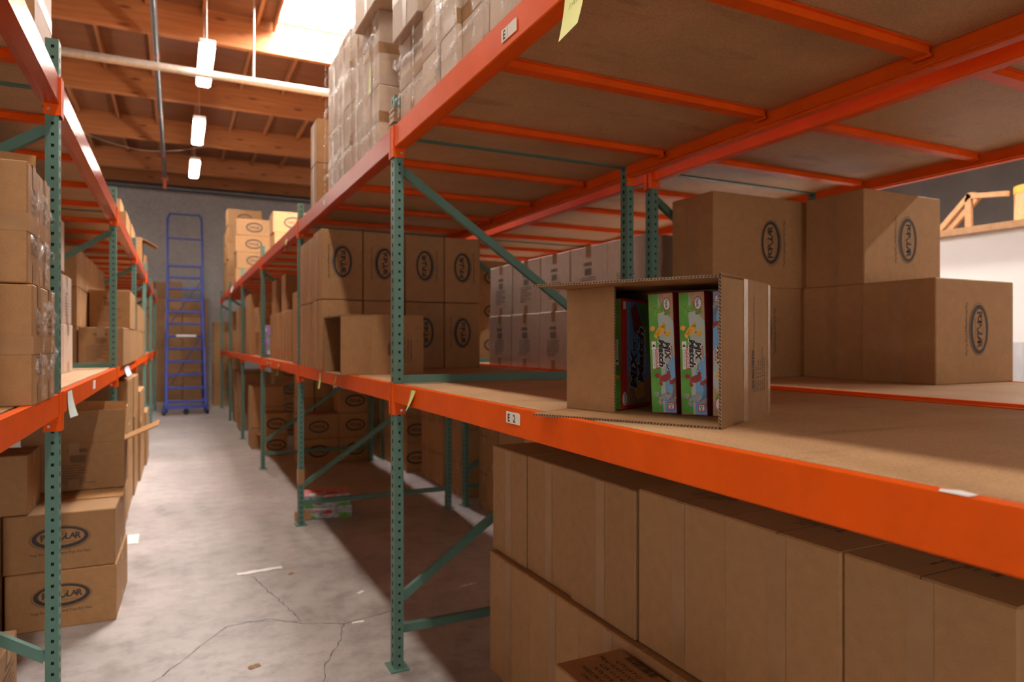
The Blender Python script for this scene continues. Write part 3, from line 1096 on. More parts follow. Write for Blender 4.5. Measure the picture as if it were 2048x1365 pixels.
# --- open cartons lying on their side
def open_carton(O, theta, W, H, FL, DP, label, leftin, printer=None, top_open=.0, S=LOW):
    """mouth along e1 (t from -W to 0), depth along e2; flaps stand out of the mouth"""
    th = 6e-3
    root = link('open_carton', None, None, (O[0], O[1], S), theta)
    tag(root, label, 'cardboard box')
    k = th
    mb = MB(M['card'], M['card_in'])
    # local axes: x = along the mouth, y = into the box, z up; flap fronts at y=0, mouth at y=FL
    def panel(m3, x0, x1, y0, y1, z0, z1, mat=None):
        m3.box(x0, x1, y0, y1, z0, z1, mat or M['card'])
    panel(mb, -W, 0, FL, FL + DP, 0, k)
    panel(mb, -W, 0, FL, FL + DP, H - k, H)
    panel(mb, -W, -W + k, FL, FL + DP, k, H - k)
    panel(mb, -k, 0, FL, FL + DP, k, H - k)
    panel(mb, -W + k, -k, FL + DP - k, FL + DP, k, H - k)
    if printer:
        mb.X = Matrix(((0, 0, 1, 0), (1, 0, 0, FL), (0, 1, 0, 0), (0, 0, 0, 1)))
        printer(mb, DP, H)
        mb.X = Matrix.Identity(4)
    body = mb.build('body', root)
    def flap(name, p, q, inner, length, ang, axis, rev=False):
        """corrugated flap hinged on the edge p-q, swung by ang"""
        m3 = MB(M['card'], M['card_edge'], M['flute'])
        ln = (Vector(q) - Vector(p)).length
        m3.box(0, ln, -length, 0, -k / 2, k / 2, M['card'])
        n = int(ln / .0075)
        e = -length - .0004
        m3.quad((0, e, -k / 2), (ln, e, -k / 2), (ln, e, k / 2), (0, e, k / 2), M['card_edge'])
        for i in range(n):
            a = ln * (i + .5) / n
            s = ln / n * .48
            m3.quad((a - s, e - .0004, -k * .30), (a, e - .0004, -k * .30), (a + s, e - .0004, k * .34), (a, e - .0004, k * .34), M['flute'])
        o = m3.build(name, root)
        return o, ln
    # bottom and top flaps along the mouth
    o, ln = flap('flap', (-W, FL, 0), (0, FL, 0), None, FL, 0, 'x')
    o.matrix_local = Matrix.Translation((-W, FL, k / 2))
    o, ln = flap('flap', (-W, FL, H), (0, FL, H), None, FL, 0, 'x')
    o.matrix_local = Matrix.Translation((-W, FL, H - k / 2)) @ Matrix.Rotation(math.radians(top_open), 4, 'X')
    # right flap continues the right side
    o, ln = flap('flap', (0, FL, 0), (0, FL, H), None, FL, 0, 'z')
    o.matrix_local = Matrix(((0, 0, 1, -k / 2), (0, 1, 0, FL), (-1, 0, 0, H), (0, 0, 0, 1)))
    # left flap folded across the mouth
    if leftin is not None:
        o, ln = flap('flap', (0, 0, 0), (0, 0, H - 2.4 * k), None, FL, 0, 'z')
        base = Matrix(((0, 0, 1, 0), (0, 1, 0, 0), (-1, 0, 0, H - 1.2 * k), (0, 0, 0, 1)))
        o.matrix_local = Matrix.Translation((-W + k * .6, FL - k * .3, 0)) @ Matrix.Rotation(math.radians(leftin), 4, 'Z') @ base
    return root

def side_print(mb, DP, H):
    # text block turned to run upwards on the side panel
    base = mb.X
    mb.X = base @ Matrix.Translation((DP * .52, H * .50, .0006)) @ Matrix.Rotation(PI / 2, 4, 'Z')
    for i, s in enumerate(('#62001 MIX OR MATCH ANIMALS DINOSAURS', 'QTY: 6 PCS', 'G.W: 4.9 KGS', 'N.W: 4.2 KGS', 'MEAS: 42X33X24 CM', 'MADE IN CHINA')):
        mb.text(s, .014, -.10 + .0031 * len(s), .038 - .018 * i, M['ink'], 0, width=.0062 * len(s), res=1)
    mb.X = base @ Matrix.Translation((DP * .30, H * .36, .0006)) @ Matrix.Rotation(PI / 2, 4, 'Z')
    rr = random.Random(11)
    x = -.045
    while x < .045:
        g_ = rr.uniform(.0008, .003)
        mb.quad((x, -.009, 0), (x + g_, -.009, 0), (x + g_, .009, 0), (x, .009, 0), M['ink'])
        x += g_ + rr.uniform(.001, .0025)
    mb.X = base

oc_O, oc_th = (1.0173, 1.0818), -1.0692
W_, H_, FL_, DP_ = .469, .3278, .1644, .2102
oc = open_carton(oc_O, oc_th, W_, H_, FL_, DP_, 'open carton on its side holding colourful dinosaur toy boxes on the shelf', 76, side_print, 1.2, LOW - .002)
m2 = MB()
m2.box(.0002, .0018, FL_ - .012, FL_ + .018, .004, H_ - .002, M['cleartape'])
o = m2.build('tape', oc); o['label'] = 'shiny torn packing tape'
m2 = MB()
m2.box(.0002, .0018, FL_ + DP_ - .02, FL_ + DP_ + .001, .006, H_ - .003, M['cleartape'])
m2.build('tape', oc)

def empty_print(mb, DP, H):
    base = mb.X
    mb.X = base @ Matrix.Translation((DP * .55, H * .42, .0006)) @ Matrix.Rotation(PI / 2, 4, 'Z')
    lines(mb, .15, .15, M['fade'], 6, 4, True, False)
    mb.X = base
open_carton((.786, 3.668), math.radians(-88), .40, .329, .168, .30, 'empty open carton on its side facing the aisle, before the stamped block', 4, empty_print, 2, LOW - .002)

# --- toy boxes inside the open carton
def toy_art(mb, w, h, flip=False):
    """front print of a tall narrow toy box: local x across (w), y up (h)"""
    if flip:
        mb.X = mb.X @ Matrix.Rotation(PI, 4, 'Z')
    z = .0005
    mb.poly([(-w / 2, -h / 2), (w / 2, -h / 2), (w / 2, h / 2), (-w / 2, h / 2)], M['p_pale'], z)
    z += .0003
    mb.poly([(w * .05, -h / 2), (w / 2, -h / 2), (w / 2, -h * .02), (w * .30, -h * .06), (w * .1, -h * .12)], M['p_blue'], z)
    mb.poly([(w * .0, h * .36), (w * .12, h * .40), (w * .20, h * .34), (w / 2, h * .26), (w / 2, h / 2), (-w * .1, h / 2)], M['p_tan'], z)
    mb.poly([(w * .28, -h * .40), (w / 2, -h * .44), (w / 2, -h * .22), (w * .36, -h * .25), (w * .40, -h * .30)], M['p_tan'], z)
    mb.poly([(-w / 2, -h / 2), (-w * .02, -h / 2), (-w * .10, -h * .32), (-w * .04, -h * .2), (-w * .12, -h * .05), (-w * .08, h * .12), (-w * .14, h * .3), (-w * .10, h / 2), (-w / 2, h / 2)], M['p_green'], z)
    z += .0003
    def blob(cx, cy, s, mat, seed):
        rr = random.Random(seed)
        def e(dx, dy, a, b, r_):
            mb.ellipse((cx + dx * s), (cy + dy * s), a * s, b * s, mat, z + .0002, 14, r_)
        e(0, 0, .26, .15, rr.uniform(.2, .8)); e(-.34, .10, .12, .10, 0); e(.30, -.16, .14, .09, .5)
        e(-.20, -.22, .07, .11, .4); e(.14, .20, .08, .10, -.3); e(.40, -.05, .07, .05, 1.0)
        for (dx, dy) in ((-.22, .06), (.2, -.09), (-.12, -.12)):
            mb.ellipse(cx + dx * s, cy + dy * s, .035 * s, .03 * s, M['p_red'], z + .0004, 8)
    blob(-w * .02, h * .37, w * .95, M['p_lime'], 1)
    blob(-w * .04, h * .19, w * .95, M['p_yellow'], 2)
    blob(w * .10, -h * .21, w * .95, M['p_brown'], 3)
    blob(w * .06, -h * .37, w * 1.0, M['p_grey'], 4)
    # lettering runs down the box
    rt = -PI / 2
    def word(s, size, cx, cy, width, mat, bold, halo=True, shear=.2):
        if halo:
            mb.text(s, size * 1.03, cx, cy, M['p_white'], z + .0006, width=width * 1.04, rot=rt, bold=bold + .075, shear=shear)
        mb.text(s, size, cx, cy, mat, z + .0009, width=width, rot=rt, bold=bold, shear=shear)
    word('MiX', w * .32, w * .235, h * .015, h * .155, M['p_black'], .045)
    word('or', w * .22, w * .23, -h * .12, h * .05, M['p_black'], .03)
    word('Match', w * .33, -w * .005, 0, h * .235, M['p_black'], .045)
    word('MAGNETIC', w * .10, w * .39, h * .01, h * .10, M['p_red'], .01, False)
    mb.poly([(-w * .26, -h * .13), (-w * .15, -h * .13), (-w * .15, h * .05), (-w * .26, h * .05)], M['p_red'], z + .0005)
    mb.text('DINOSAURS', w * .11, -w * .205, -h * .04, M['p_white'], z + .0008, width=h * .165, rot=rt, bold=.02)
    mb.poly([(-w * .42, h * .03), (-w * .24, h * .03), (-w * .24, h * .10), (-w * .42, h * .10)], M['p_white'], z + .0005)
    mb.text('4', w * .20, -w * .33, h * .065, M['p_black'], z + .0008, rot=rt, bold=.04)
    mb.poly([(-w * .40, -h * .13), (-w * .28, -h * .13), (-w * .28, h * .025), (-w * .40, h * .025)], M['p_white'], z + .0005)
    mb.text('ANIMALS INCLUDED', w * .07, -w * .34, -h * .05, M['p_black'], z + .0008, width=h * .13, rot=rt)
    # round maker's badge and age badge
    mb.ellipse(w * .26, h * .41, w * .15, h * .055, M['p_red'], z + .0005)
    mb.ellipse(w * .26, h * .41, w * .125, h * .047, M['p_white'], z + .0007)
    mb.text('Popular', w * .16, w * .26, h * .41, M['p_navy'], z + .0009, width=h * .072, rot=rt, bold=.03)
    for (q, mt, dz) in ((.135, 'p_red', .0005), (.105, 'p_white', .0007)):
        mb.poly([(w * .30 - w * q, -h * .445 - w * q), (w * .30 + w * q, -h * .445 - w * q), (w * .30 + w * q, -h * .445 + w * q), (w * .30 - w * q, -h * .445 + w * q)], M[mt], z + dz)
    mb.text('2+', w * .17, w * .30, -h * .445, M['p_black'], z + .0009, rot=rt, bold=.03)

def toy_box(t0, t1, q, dep, label, flip=False, lean=0.0, yaw=0.0, cover=False, dark=False, h=.300):
    w = t1 - t0
    c = (t0 + t1) / 2
    e1 = Vector((math.cos(oc_th), math.sin(oc_th))); e2 = Vector((-math.sin(oc_th), math.cos(oc_th)))
    p = Vector(oc_O) + e1 * c + e2 * q
    root = link('toy_box', None, None, (p.x, p.y, LOW - .002 + .0065))
    root.rotation_euler = Euler((0, lean, oc_th + yaw))
    tag(root, label, 'toy box', 'dinosaur toy boxes in the open carton')
    mb = MB()
    mb.box(-w / 2, w / 2, 0, dep, 0, h, M['p_black'] if dark else M['p_brown'], .0012)
    s = 1 if True else -1
    # red side panels
    for sg in (-1, 1):
        mb.quad((sg * (w / 2 + .0003), .004, .004), (sg * (w / 2 + .0003), dep - .004, .004), (sg * (w / 2 + .0003), dep - .004, h - .004), (sg * (w / 2 + .0003), .004, h - .004), M['p_red'] if sg > 0 else M['p_navy'])
    mb.build('box_body', root)
    art = MB()
    art.X = Matrix(((1, 0, 0, 0), (0, 0, -1, 0), (0, 1, 0, h / 2), (0, 0, 0, 1)))
    toy_art(art, w - .003, h - .006, flip)
    art.X = Matrix.Identity(4)
    art.build('printed_front', root)
    if cover:
        # large printed lid seen along the gap: red frame, window and title
        cv = MB()
        cv.X = Matrix(((0, 0, 1, w / 2 + .0004), (1, 0, 0, dep / 2), (0, 1, 0, h / 2), (0, 0, 0, 1)))
        z = .0004
        def pl(pts, mat, dz): cv.poly([(x * dep, y * h) for x, y in pts], M[mat], z + dz)
        pl([(-.49, -.49), (.49, -.49), (.49, .49), (-.49, .49)], 'p_red', 0)
        pl([(-.33, -.46), (.47, -.46), (.47, .47), (-.33, .47)], 'p_blue', .0003)
        pl([(-.33, -.46), (.47, -.46), (.47, -.2), (.1, -.28), (-.33, -.18)], 'p_tan', .0005)
        pl([(.05, .47), (.47, .47), (.47, -.1), (.3, .1)], 'p_green', .0005)
        pl([(-.20, .40), (-.05, .47), (.2, .25), (.1, .15), (-.1, .2)], 'p_brown', .0007)
        pl([(.0, .25), (.25, .22), (.2, .05), (.05, .1)], 'p_black', .0007)
        pl([(-.1, -.30), (.2, -.24), (.3, -.4), (.0, -.42)], 'p_yellow', .0007)
        for (s_, sz, cx, cy, wd) in (('MiX', .065, -.12, -.14, .105), ('or', .036, -.12, .08, .035), ('Match', .06, .12, -.02, .15)):
            cv.text(s_, sz * .8, cx * dep, cy * h, M['p_white'], z + .0009, width=wd * 1.06, rot=PI / 2, bold=.10, shear=.2)
            cv.text(s_, sz * .8, cx * dep, cy * h, M['p_black'], z + .0012, width=wd, rot=PI / 2, bold=.05, shear=.2)
        cv.text('DINOSAURS', .014, .27 * dep, .02 * h, M['p_white'], z + .0009, width=.12, rot=PI / 2, bold=.03)
        cv.ellipse(-.40 * dep, -.40 * h, .07 * dep, .06 * h, M['p_white'], z + .0005)
        cv.text('Popular', .010, -.40 * dep, -.40 * h, M['p_navy'], z + .0008, width=.028, rot=PI / 2, bold=.03)
        pl([(-.45, .40), (-.36, .40), (-.36, .47), (-.45, .47)], 'p_white', .0005)
        cv.X = Matrix.Identity(4)
        cv.build('printed_lid', root)
    return root
toy_box(-.232, -.166, .178, .185, 'upright green and blue dinosaur toy box, first of the two facing fronts', lean=math.radians(-2.2), h=.298)
toy_box(-.154, -.089, .174, .185, 'upright green and blue dinosaur toy box, second of the two facing fronts', lean=math.radians(-1.6), h=.298)
toy_box(-.079, -.014, .178, .185, 'dinosaur toy box turned upside down behind the open right flap', True, h=.298)
toy_box(-.382, -.318, .182, .185, 'dinosaur toy box beside the left flap showing its large red framed lid', True, cover=True, h=.290, yaw=math.radians(0))

# --- aisle rack, lower shelf, third and later bays
g = 'narrow cartons on the lower shelf past the second post'
def nar(x0, x1, y0, y1, z0, z1, lab): return carton(x0, x1, y0, y1, z0, z1, lab, g, (), ('endv',), (('-x', 'v'),))
nar(.92, 1.32, 6.70, 6.97, L1 + .46, L1 + .82, 'narrow carton past the second post, upper tier, nearer of the two')
nar(.92, 1.32, 7.38, 7.72, L1 + .46, L1 + .82, 'narrow carton past the second post, upper tier, farther of the two')
nar(.90, 1.34, 6.25, 6.72, L1, L1 + .46, 'narrow carton past the second post, lower tier, first from the post')
nar(.90, 1.34, 6.73, 7.10, L1, L1 + .46, 'narrow carton past the second post, lower tier, second from the post')
nar(.90, 1.34, 7.11, 7.70, L1, L1 + .46, 'narrow carton past the second post, lower tier, third from the post')
carton(.86, 1.26, 5.48, 5.86, L1, L1 + .58, 'tan carton with raised flap right behind the second post', None, (), ('topx',))
g = 'cartons on the lower shelf far down the aisle'
carton(.93, 1.38, 8.75, 9.25, L1, L1 + .29, 'low carton far down the lower shelf beneath a half open carton', g, (), ('topx',))
o = carton(.90, 1.35, 8.95, 9.35, L1 + .29, L1 + .60, 'half open carton with white flap far down the lower shelf', g, (('-x', 'text', 0, .2, 0, 0),), ())
mb = MB(); mb.bar((.0, -.20, .315), (-.02, -.46, .36), .42, .006, M['card_in'], (1, 0, 0)); mb.build('flap', o)
carton(.86, 1.34, 9.55, 10.1, L1, L1 + .40, 'dim carton on the far lower shelf beneath the oval stamped one', g, (), ('topx',))
carton(.86, 1.34, 9.55, 10.1, L1 + .40, L1 + .80, 'dim oval stamped carton high on the far lower shelf', g, (('-y', 'ring', 0, .13, 0, 0),), ('topx',))
for i, (y, t) in enumerate(((10.75, 0), (11.5, 0), (12.3, 0), (13.3, 0), (14.3, 0), (11.5, 1), (13.3, 1))):
    carton(.88, 1.36, y, y + .55, L1 + .36 * t, L1 + .36 * (t + 1), 'dim carton at the far end of the lower shelf, %s' %
           ('nearest', 'second along', 'third along', 'fourth along', 'last along', 'stacked on the second', 'stacked on the fourth')[i], g, (), ('topx',))

# small toy box standing on end on the shelf
def art_patches(mb, w, h, cols, seed, n=9):
    rr = random.Random(seed)
    mb.poly([(-w / 2, -h / 2), (w / 2, -h / 2), (w / 2, h / 2), (-w / 2, h / 2)], M[cols[0]], .0004)
    for i in range(n):
        mt = M[cols[1 + i % (len(cols) - 1)]]
        a = w * rr.uniform(.05, .15); b = h * rr.uniform(.05, .15)
        mb.ellipse(rr.uniform(-w / 2 + a, w / 2 - a), rr.uniform(-h / 2 + b, h / 2 - b), a, b, mt, .0006 + .0001 * i, 14)
r = link('toy_box', None, None, (.915, 8.06, L1)); tag(r, 'purple and pink toy box standing on end at the shelf edge', 'toy box')
mb = MB(); mb.box(-.06, .06, -.13, .13, 0, .36, M['p_purple'], .002); mb.build('box_body', r)
mb = MB()
mb.X = FACE['-x'](.12, .26, .36); art_patches(mb, .25, .35, ('p_mix', 'p_green', 'p_red', 'p_pink', 'p_lime', 'p_white'), 3, 12)
mb.X = FACE['-y'](.12, .26, .36); art_patches(mb, .115, .35, ('p_purple', 'p_mix', 'p_red', 'p_green', 'p_white'), 4, 8)
mb.X = Matrix.Identity(4)
mb.build('printed_front', r)
# two toy boxes on the floor
for i, (x, y, z, dx, lab) in enumerate(((1.10, 5.60, 0, 0, 'pale toy box with green print lying on the floor, lower of two'),
                                       (1.085, 5.60, .093, 0, 'pink topped toy box lying on the other toy box on the floor'))):
    r = link('toy_box', None, None, (x, y, z), math.radians(-9)); tag(r, lab, 'toy box', 'toy boxes on the floor under the second bay')
    mb = MB(); mb.box(-.178, .178, -.13, .13, 0, .092, M['p_mix'], .002); mb.build('box_body', r)
    mb = MB()
    mb.X = FACE['-y'](.356, .26, .092); art_patches(mb, .35, .088, ('p_mix', 'p_lime', 'p_pink', 'p_red', 'p_mix', 'p_white'), 8 + i, 12)
    mb.poly([(.06, -.043), (.17, -.043), (.17, -.012), (.10, -.018)], M['p_green'], .002)
    mb.poly([(-.17, -.043), (-.08, -.043), (-.12, -.018), (-.17, -.016)], M['p_green'], .002)
    mb.X = FACE['-x'](.356, .26, .092); art_patches(mb, .25, .088, ('p_purple', 'p_white', 'p_pink', 'p_red'), 18 + i, 6)
    if i:
        mb.X = FACE['+z'](.356, .26, .092); art_patches(mb, .35, .25, ('p_pink', 'p_red', 'p_pink', 'p_mix', 'p_brown'), 28, 14)
    mb.X = Matrix.Identity(4)
    mb.build('printed_front', r)
mb = MB(); mb.box(-.06, .06, -.02, .02, 0, .075, M['pine'], .002)
tag(mb.build('wood_block', None, (.885, 5.50, 0)), 'small tan wooden block on floor against the second post', 'wood block')
for o in (): pass

# --- upper shelf of the aisle rack: wrapped pallet loads
g1 = 'wrapped cartons on the upper shelf over the open carton'
U1 = TOP - .002
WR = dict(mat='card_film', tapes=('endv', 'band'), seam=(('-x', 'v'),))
yb = [2.800, 2.474, 2.100, 1.716, 1.340, .960, .600]
for i in range(6):
    dx = (.012, -.004, .010, .004, .012, .0)[i]
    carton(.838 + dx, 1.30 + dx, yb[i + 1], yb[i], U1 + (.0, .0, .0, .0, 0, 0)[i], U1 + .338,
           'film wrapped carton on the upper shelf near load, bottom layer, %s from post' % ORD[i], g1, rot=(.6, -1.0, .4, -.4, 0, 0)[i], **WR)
for i in range(4):
    dx = (-.022, .0, .008, .0)[i]
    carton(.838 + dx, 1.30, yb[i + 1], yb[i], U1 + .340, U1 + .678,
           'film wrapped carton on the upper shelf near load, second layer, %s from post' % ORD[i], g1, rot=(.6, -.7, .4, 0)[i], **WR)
g2 = 'wrapped cartons on the upper shelf past the first post'
cb = [3.150, 3.475, 3.770, 4.080, 4.420]
zz = [[0, .30, .655, 1.08], [0, .40, .815], [0, .40, .825], [0, .40, .835]]
for i in range(4):
    for k in range(len(zz[i]) - 1):
        z0, z1 = U1 + zz[i][k], U1 + zz[i][k + 1] - .002
        over = -.035 if (i == 0 and k == 2) else (.0, .012, .004, .016)[i] + (.004 if k else 0)
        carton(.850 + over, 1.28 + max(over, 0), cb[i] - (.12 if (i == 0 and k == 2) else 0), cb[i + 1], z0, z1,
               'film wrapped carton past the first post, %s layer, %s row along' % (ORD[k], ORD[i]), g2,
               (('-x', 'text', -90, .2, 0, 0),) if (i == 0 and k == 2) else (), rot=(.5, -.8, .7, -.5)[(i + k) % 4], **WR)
for (a, b) in ((.62, 1.16), (1.17, 1.71), (1.72, 2.26), (2.27, 2.80), (3.16, 3.78), (3.79, 4.42)):  # unseen cartons added to keep lamp light out of the gap between racks
    carton(1.345, 1.975, a, b, U1, U1 + .66, 'wrapped carton in the back row of the loads on the upper shelf', 'back row of the wrapped loads', (), ('endv',), ())
for k in range(2):
    carton(.850, 1.20, 4.72, 4.955, U1 + .30 * k, U1 + .30 * (k + 1) - .002, 'carton in the lone stack of two beyond wrapped load, %s' % ('bottom one', 'top one')[k],
           'lone stack on the upper shelf', (), ('endv',), (('-x', 'v'),))

def film_strips(name, label, x, y0, y1, z0, z1, nh, nv, seed, sx=-1):
    rr = random.Random(seed)
    mb = MB(M['film'])
    def ribbon(a, b, w):
        n = 26
        vs, fs = [], []
        ph = rr.uniform(0, 6)
        d = Vector((0, b[1] - a[1], b[0] - a[0]))       # a,b are (z,y)
        nrm = Vector((0, -d.z, d.y)).normalized()
        for k in range(n + 1):
            t = k / n
            wob = math.sin(ph + t * 9) * w * .5 + rr.uniform(-.2, .2) * w
            ww = w * (.25 + .75 * abs(math.sin(ph * 2 + t * 7))) + .004
            for q in (-1, -.4, .3, 1):
                off = abs(rr.uniform(.0, .010)) if abs(q) < 1 else .001
                p = Vector((x + sx * (.002 + off), a[1] + (b[1] - a[1]) * t, a[0] + (b[0] - a[0]) * t)) + nrm * (wob + q * ww / 2)
                vs.append(tuple(p))
        for k in range(n):
            for q in range(3):
                i = k * 4 + q
                fs.append((i, i + 1, i + 5, i + 4))
        mb.add(vs, fs, M['film'], True)
    for k in range(nh):
        z = z0 + (z1 - z0) * (k + .5) / nh
        ribbon((z + rr.uniform(-.03, .03), y0), (z + rr.uniform(-.05, .05), y1), rr.uniform(.02, .05))
    for k in range(nv):
        y = y0 + (y1 - y0) * (k + .5) / nv + rr.uniform(-.04, .04)
        ribbon((z0, y), (z1, y + rr.uniform(-.03, .03)), rr.uniform(.012, .03))
    o = mb.build(name)
    tag(o, label, 'plastic film', None, 'stuff')
    return o
film_strips('stretch_film', 'clear crinkled stretch film round the wrapped load past the first post', .846, 3.15, 4.43, U1 + .02, U1 + .83, 4, 8, 3)
film_strips('stretch_film', 'clear crinkled stretch film round the wrapped load above open carton', .832, 1.25, 2.82, U1 + .02, U1 + .66, 4, 8, 9)

# --- far upper shelf: loose stamped cartons
g = 'stamped cartons stacked on the far upper shelf'
def far(x0, x1, y0, y1, n, h, lab, zs=0):
    for k in range(n):
        carton(x0 + (.01 if k % 2 else 0), x1, y0, y1, U1 + zs + h * k, U1 + zs + h * (k + 1) - .003, lab % ORD[k], g,
               (('-y', 'ring', 0, .13, .0, 0),), ('topx',), rot=(0, 1.2, -.8, .6, 0)[k % 5])
far(.86, 1.42, 11.9, 12.4, 4, .272, 'stamped carton in the middle stack of the far upper shelf, %s up')
far(1.18, 1.72, 9.75, 10.2, 3, .287, 'stamped carton in the nearest stack of the far upper shelf, %s up')
far(.85, 1.45, 13.7, 14.2, 5, .31, 'stamped carton in the tallest stack of the far upper shelf, %s up')
far(.85, 1.45, 14.5, 15.0, 4, .31, 'stamped carton in the last stack of the far upper shelf, %s up')

# --- floor under the aisle rack, second to fourth bays, and under the rear rack
g = 'dim stamped cartons on the floor under the racks'
def st(x0, x1, y0, y1, n, h, lab, pr=(('-y', 'ring', 0, .115, .0, 0),), z0=0, tp=('topx',)):
    for k in range(n):
        carton(x0, x1, y0, y1, z0 + h * k, z0 + h * (k + 1) - .003, lab % ORD[k], g, pr, tp, rot=(0, .8, -.6, .4)[k % 4])
st(1.235, 1.687, 7.98, 8.30, 2, .28, 'dim stamped floor carton in the front stack beyond toy boxes, %s up')
st(1.69, 2.065, 7.98, 8.30, 3, .282, 'dim stamped floor carton in the stack by the rear post, %s up')
st(1.28, 1.47, 8.33, 8.60, 3, .36, 'dim upright floor carton behind the front stack, first column, %s up', ())
st(1.48, 1.700, 8.33, 8.60, 3, .36, 'dim upright floor carton behind the front stack, second column, %s up', ())
st(.97, 1.22, 8.75, 9.1, 2, .26, 'dim floor carton in the low stack behind second post, %s up')
st(1.30, 1.75, 10.60, 11.0, 4, .27, 'dim floor carton in the deep stack beyond third post, %s up')
st(.87, 1.27, 9.40, 9.85, 3, .27, 'floor carton in the lit stack at aisle edge beyond the third post, %s up', (), .0)
mb = MB(); mb.bar((.93, 9.30, .20), (1.2, 9.33, .235), .22, .006, M['card_in'], (0, 1, 0))
tag(mb.build('cardboard_flap'), 'loose pale cardboard flap sticking out of lit floor stack', 'cardboard')
st(.88, 1.35, 11.4, 11.9, 3, .30, 'dark floor carton in the farthest visible stack, %s up', ())
st(.90, 1.35, 12.6, 13.1, 3, .30, 'dark floor carton near the rack end, %s up', ())
st(2.20, 2.66, 7.02, 7.35, 3, .30, 'dim stamped floor carton under the rear rack, %s up', (('-y', 'ring', 0, .11, -.12, 0),))
st(2.20, 2.66, 7.45, 7.90, 3, .30, 'dim floor carton behind the rear stamped stack, %s up', ())
st(2.17, 2.66, 7.97, 8.36, 4, .24, 'pale floor carton seen through gap between the racks, %s up', ())
for i, (a, b) in enumerate(((6.16, 6.47), (6.48, 6.80), (5.62, 5.92), (5.42 - .35, 5.30))):
    st(2.29, 2.75, a, b, 3, .305, 'dim floor carton under the rear rack, ' + ('third', 'fourth', 'second', 'first')[i] + ' column past the dark post, %s up', ())
for i, (a, b) in enumerate(((4.86, 5.06), (4.40, 4.84))):
    st(2.26, 2.75, a, b, 3, .36, 'dim floor carton under the rear rack near the tall cartons, ' + ('farther', 'nearer')[i] + ' column, %s up', ())

# --- left rack
gl = 'film wrapped cartons on the near shelf of the facing rack'
for t in (0, 1):
    for i, (a, b) in enumerate(((2.325, 2.505), (2.508, 2.705))):
        carton(-.448 - .012 * t, -.362 - .012 * t, a, b, L1 + .348 * t, L1 + .348 * (t + 1) - .003,
               'slim wrapped carton on the facing shelf, %s tier, %s to the camera' % (('lower', 'upper')[t], ('closest', 'second closest')[i]), gl,
               (('+x', 'code', 0, .07, 0, .055), ('+x', 'text', 0, .09, 0, -.05)), ('topx', 'band'), ())
    for i, (a, b) in enumerate(((2.30, 2.50), (2.52, 2.71))):
        carton(-.545 - .012 * t, -.452 - .012 * t, a, b, L1 + .348 * t, L1 + .348 * (t + 1) - .003,
               'slim wrapped carton in the row behind, %s tier, %s to the camera' % (('lower', 'upper')[t], ('closest', 'second closest')[i]), gl, (), ('topx', 'band'), ())
film_strips('stretch_film', 'clear crinkled stretch film round the slim cartons on the facing shelf', -.361, 2.33, 2.71, L1 + .02, L1 + .34, 2, 2, 5, 1)
film_strips('stretch_film', 'clear crinkled stretch film on the upper slim cartons of the facing shelf', -.373, 2.33, 2.71, L1 + .36, L1 + .68, 2, 2, 6, 1)
o = carton(-.75, -.49, 2.82 - .10, 3.05, L1, L1 + .70, 'open topped carton behind the slim wrapped cartons, flap standing up', None, (), ())
mb = MB(); mb.bar((.10, -.165, .70), (.105, -.175, .80), .20, .006, M['card_in'], (1, 0, 0)); mb.build('flap', o)

gl2 = 'sunlit plain cartons stepped along the facing shelf'
cols = [(3.05, 3.40, 3), (3.41, 3.78, 3), (3.79, 4.16, 3), (4.17, 4.55, 3), (4.56, 4.94, 2)]
for i, (a, b, n) in enumerate(cols):
    for k in range(n):
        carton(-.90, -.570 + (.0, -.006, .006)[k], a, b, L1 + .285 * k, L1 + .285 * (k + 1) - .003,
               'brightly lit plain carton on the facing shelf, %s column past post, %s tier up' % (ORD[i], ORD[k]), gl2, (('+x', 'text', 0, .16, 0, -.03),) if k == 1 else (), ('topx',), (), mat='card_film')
gl3 = 'text printed cartons on the facing shelf past the second post'
TX = (('-y', 'lines', 0, .17, 0, .0), ('+x', 'code', 0, .05, 0, .02))
carton(-.625, -.345, 5.68, 6.40, L1, L1 + .283, 'text printed carton on the facing shelf, lower tier, nearer one', gl3, TX, ('topy',))
carton(-.625, -.345, 6.42, 7.60, L1, L1 + .283, 'text printed carton on the facing shelf, lower tier, farther one', gl3, (('+x', 'code', 0, .05, 0, .02),), ('topy',))
carton(-.630, -.340, 6.40, 7.20, L1 + .284, L1 + .60, 'orange lit text printed carton on the facing shelf, upper tier', gl3, TX, ('topy',))
gl4 = 'cartons in the tall stack behind the text printed cartons'
for k in range(3):
    carton(-.96, -.632, 5.70, 6.10, L1 + .287 * k, L1 + .287 * (k + 1) - .003, 'carton in tall facing shelf stack beside text printed cartons, %s tier up' % ORD[k], gl4, (('-y', 'ring', 0, .09, 0, 0),), ('topx',))
    if k > 1:
        for j in range(3):
            carton(-.98, -.640, 6.12 + .6 * j, 6.70 + .6 * j, L1 + .287 * k, L1 + .287 * (k + 1) - .003, 'carton at top of the facing shelf behind the tall stack, %s along' % ORD[j], gl4, (), ('topx',))
    else:
        for j in range(3):
            carton(-.98, -.640, 6.12 + .6 * j, 6.70 + .6 * j, L1 + .287 * k, L1 + .287 * (k + 1) - .003, 'carton beneath the top ones behind tall stack, %s along, %s tier' % (ORD[j], ORD[k]), gl4, (), ())
g = 'cartons at the far end of the facing shelf'
for i, (a, b) in enumerate(((8.1, 8.9), (9.0, 9.8))):
    for k in range(2):
        carton(-.72, -.36, a, b, L1 + .285 * k, L1 + .285 * (k + 1) - .003, 'lit carton far along the facing shelf, %s column, %s tier up' % (ORD[i], ORD[k]), g, (('+x', 'code', 0, .06, 0, 0),), ('topx',))

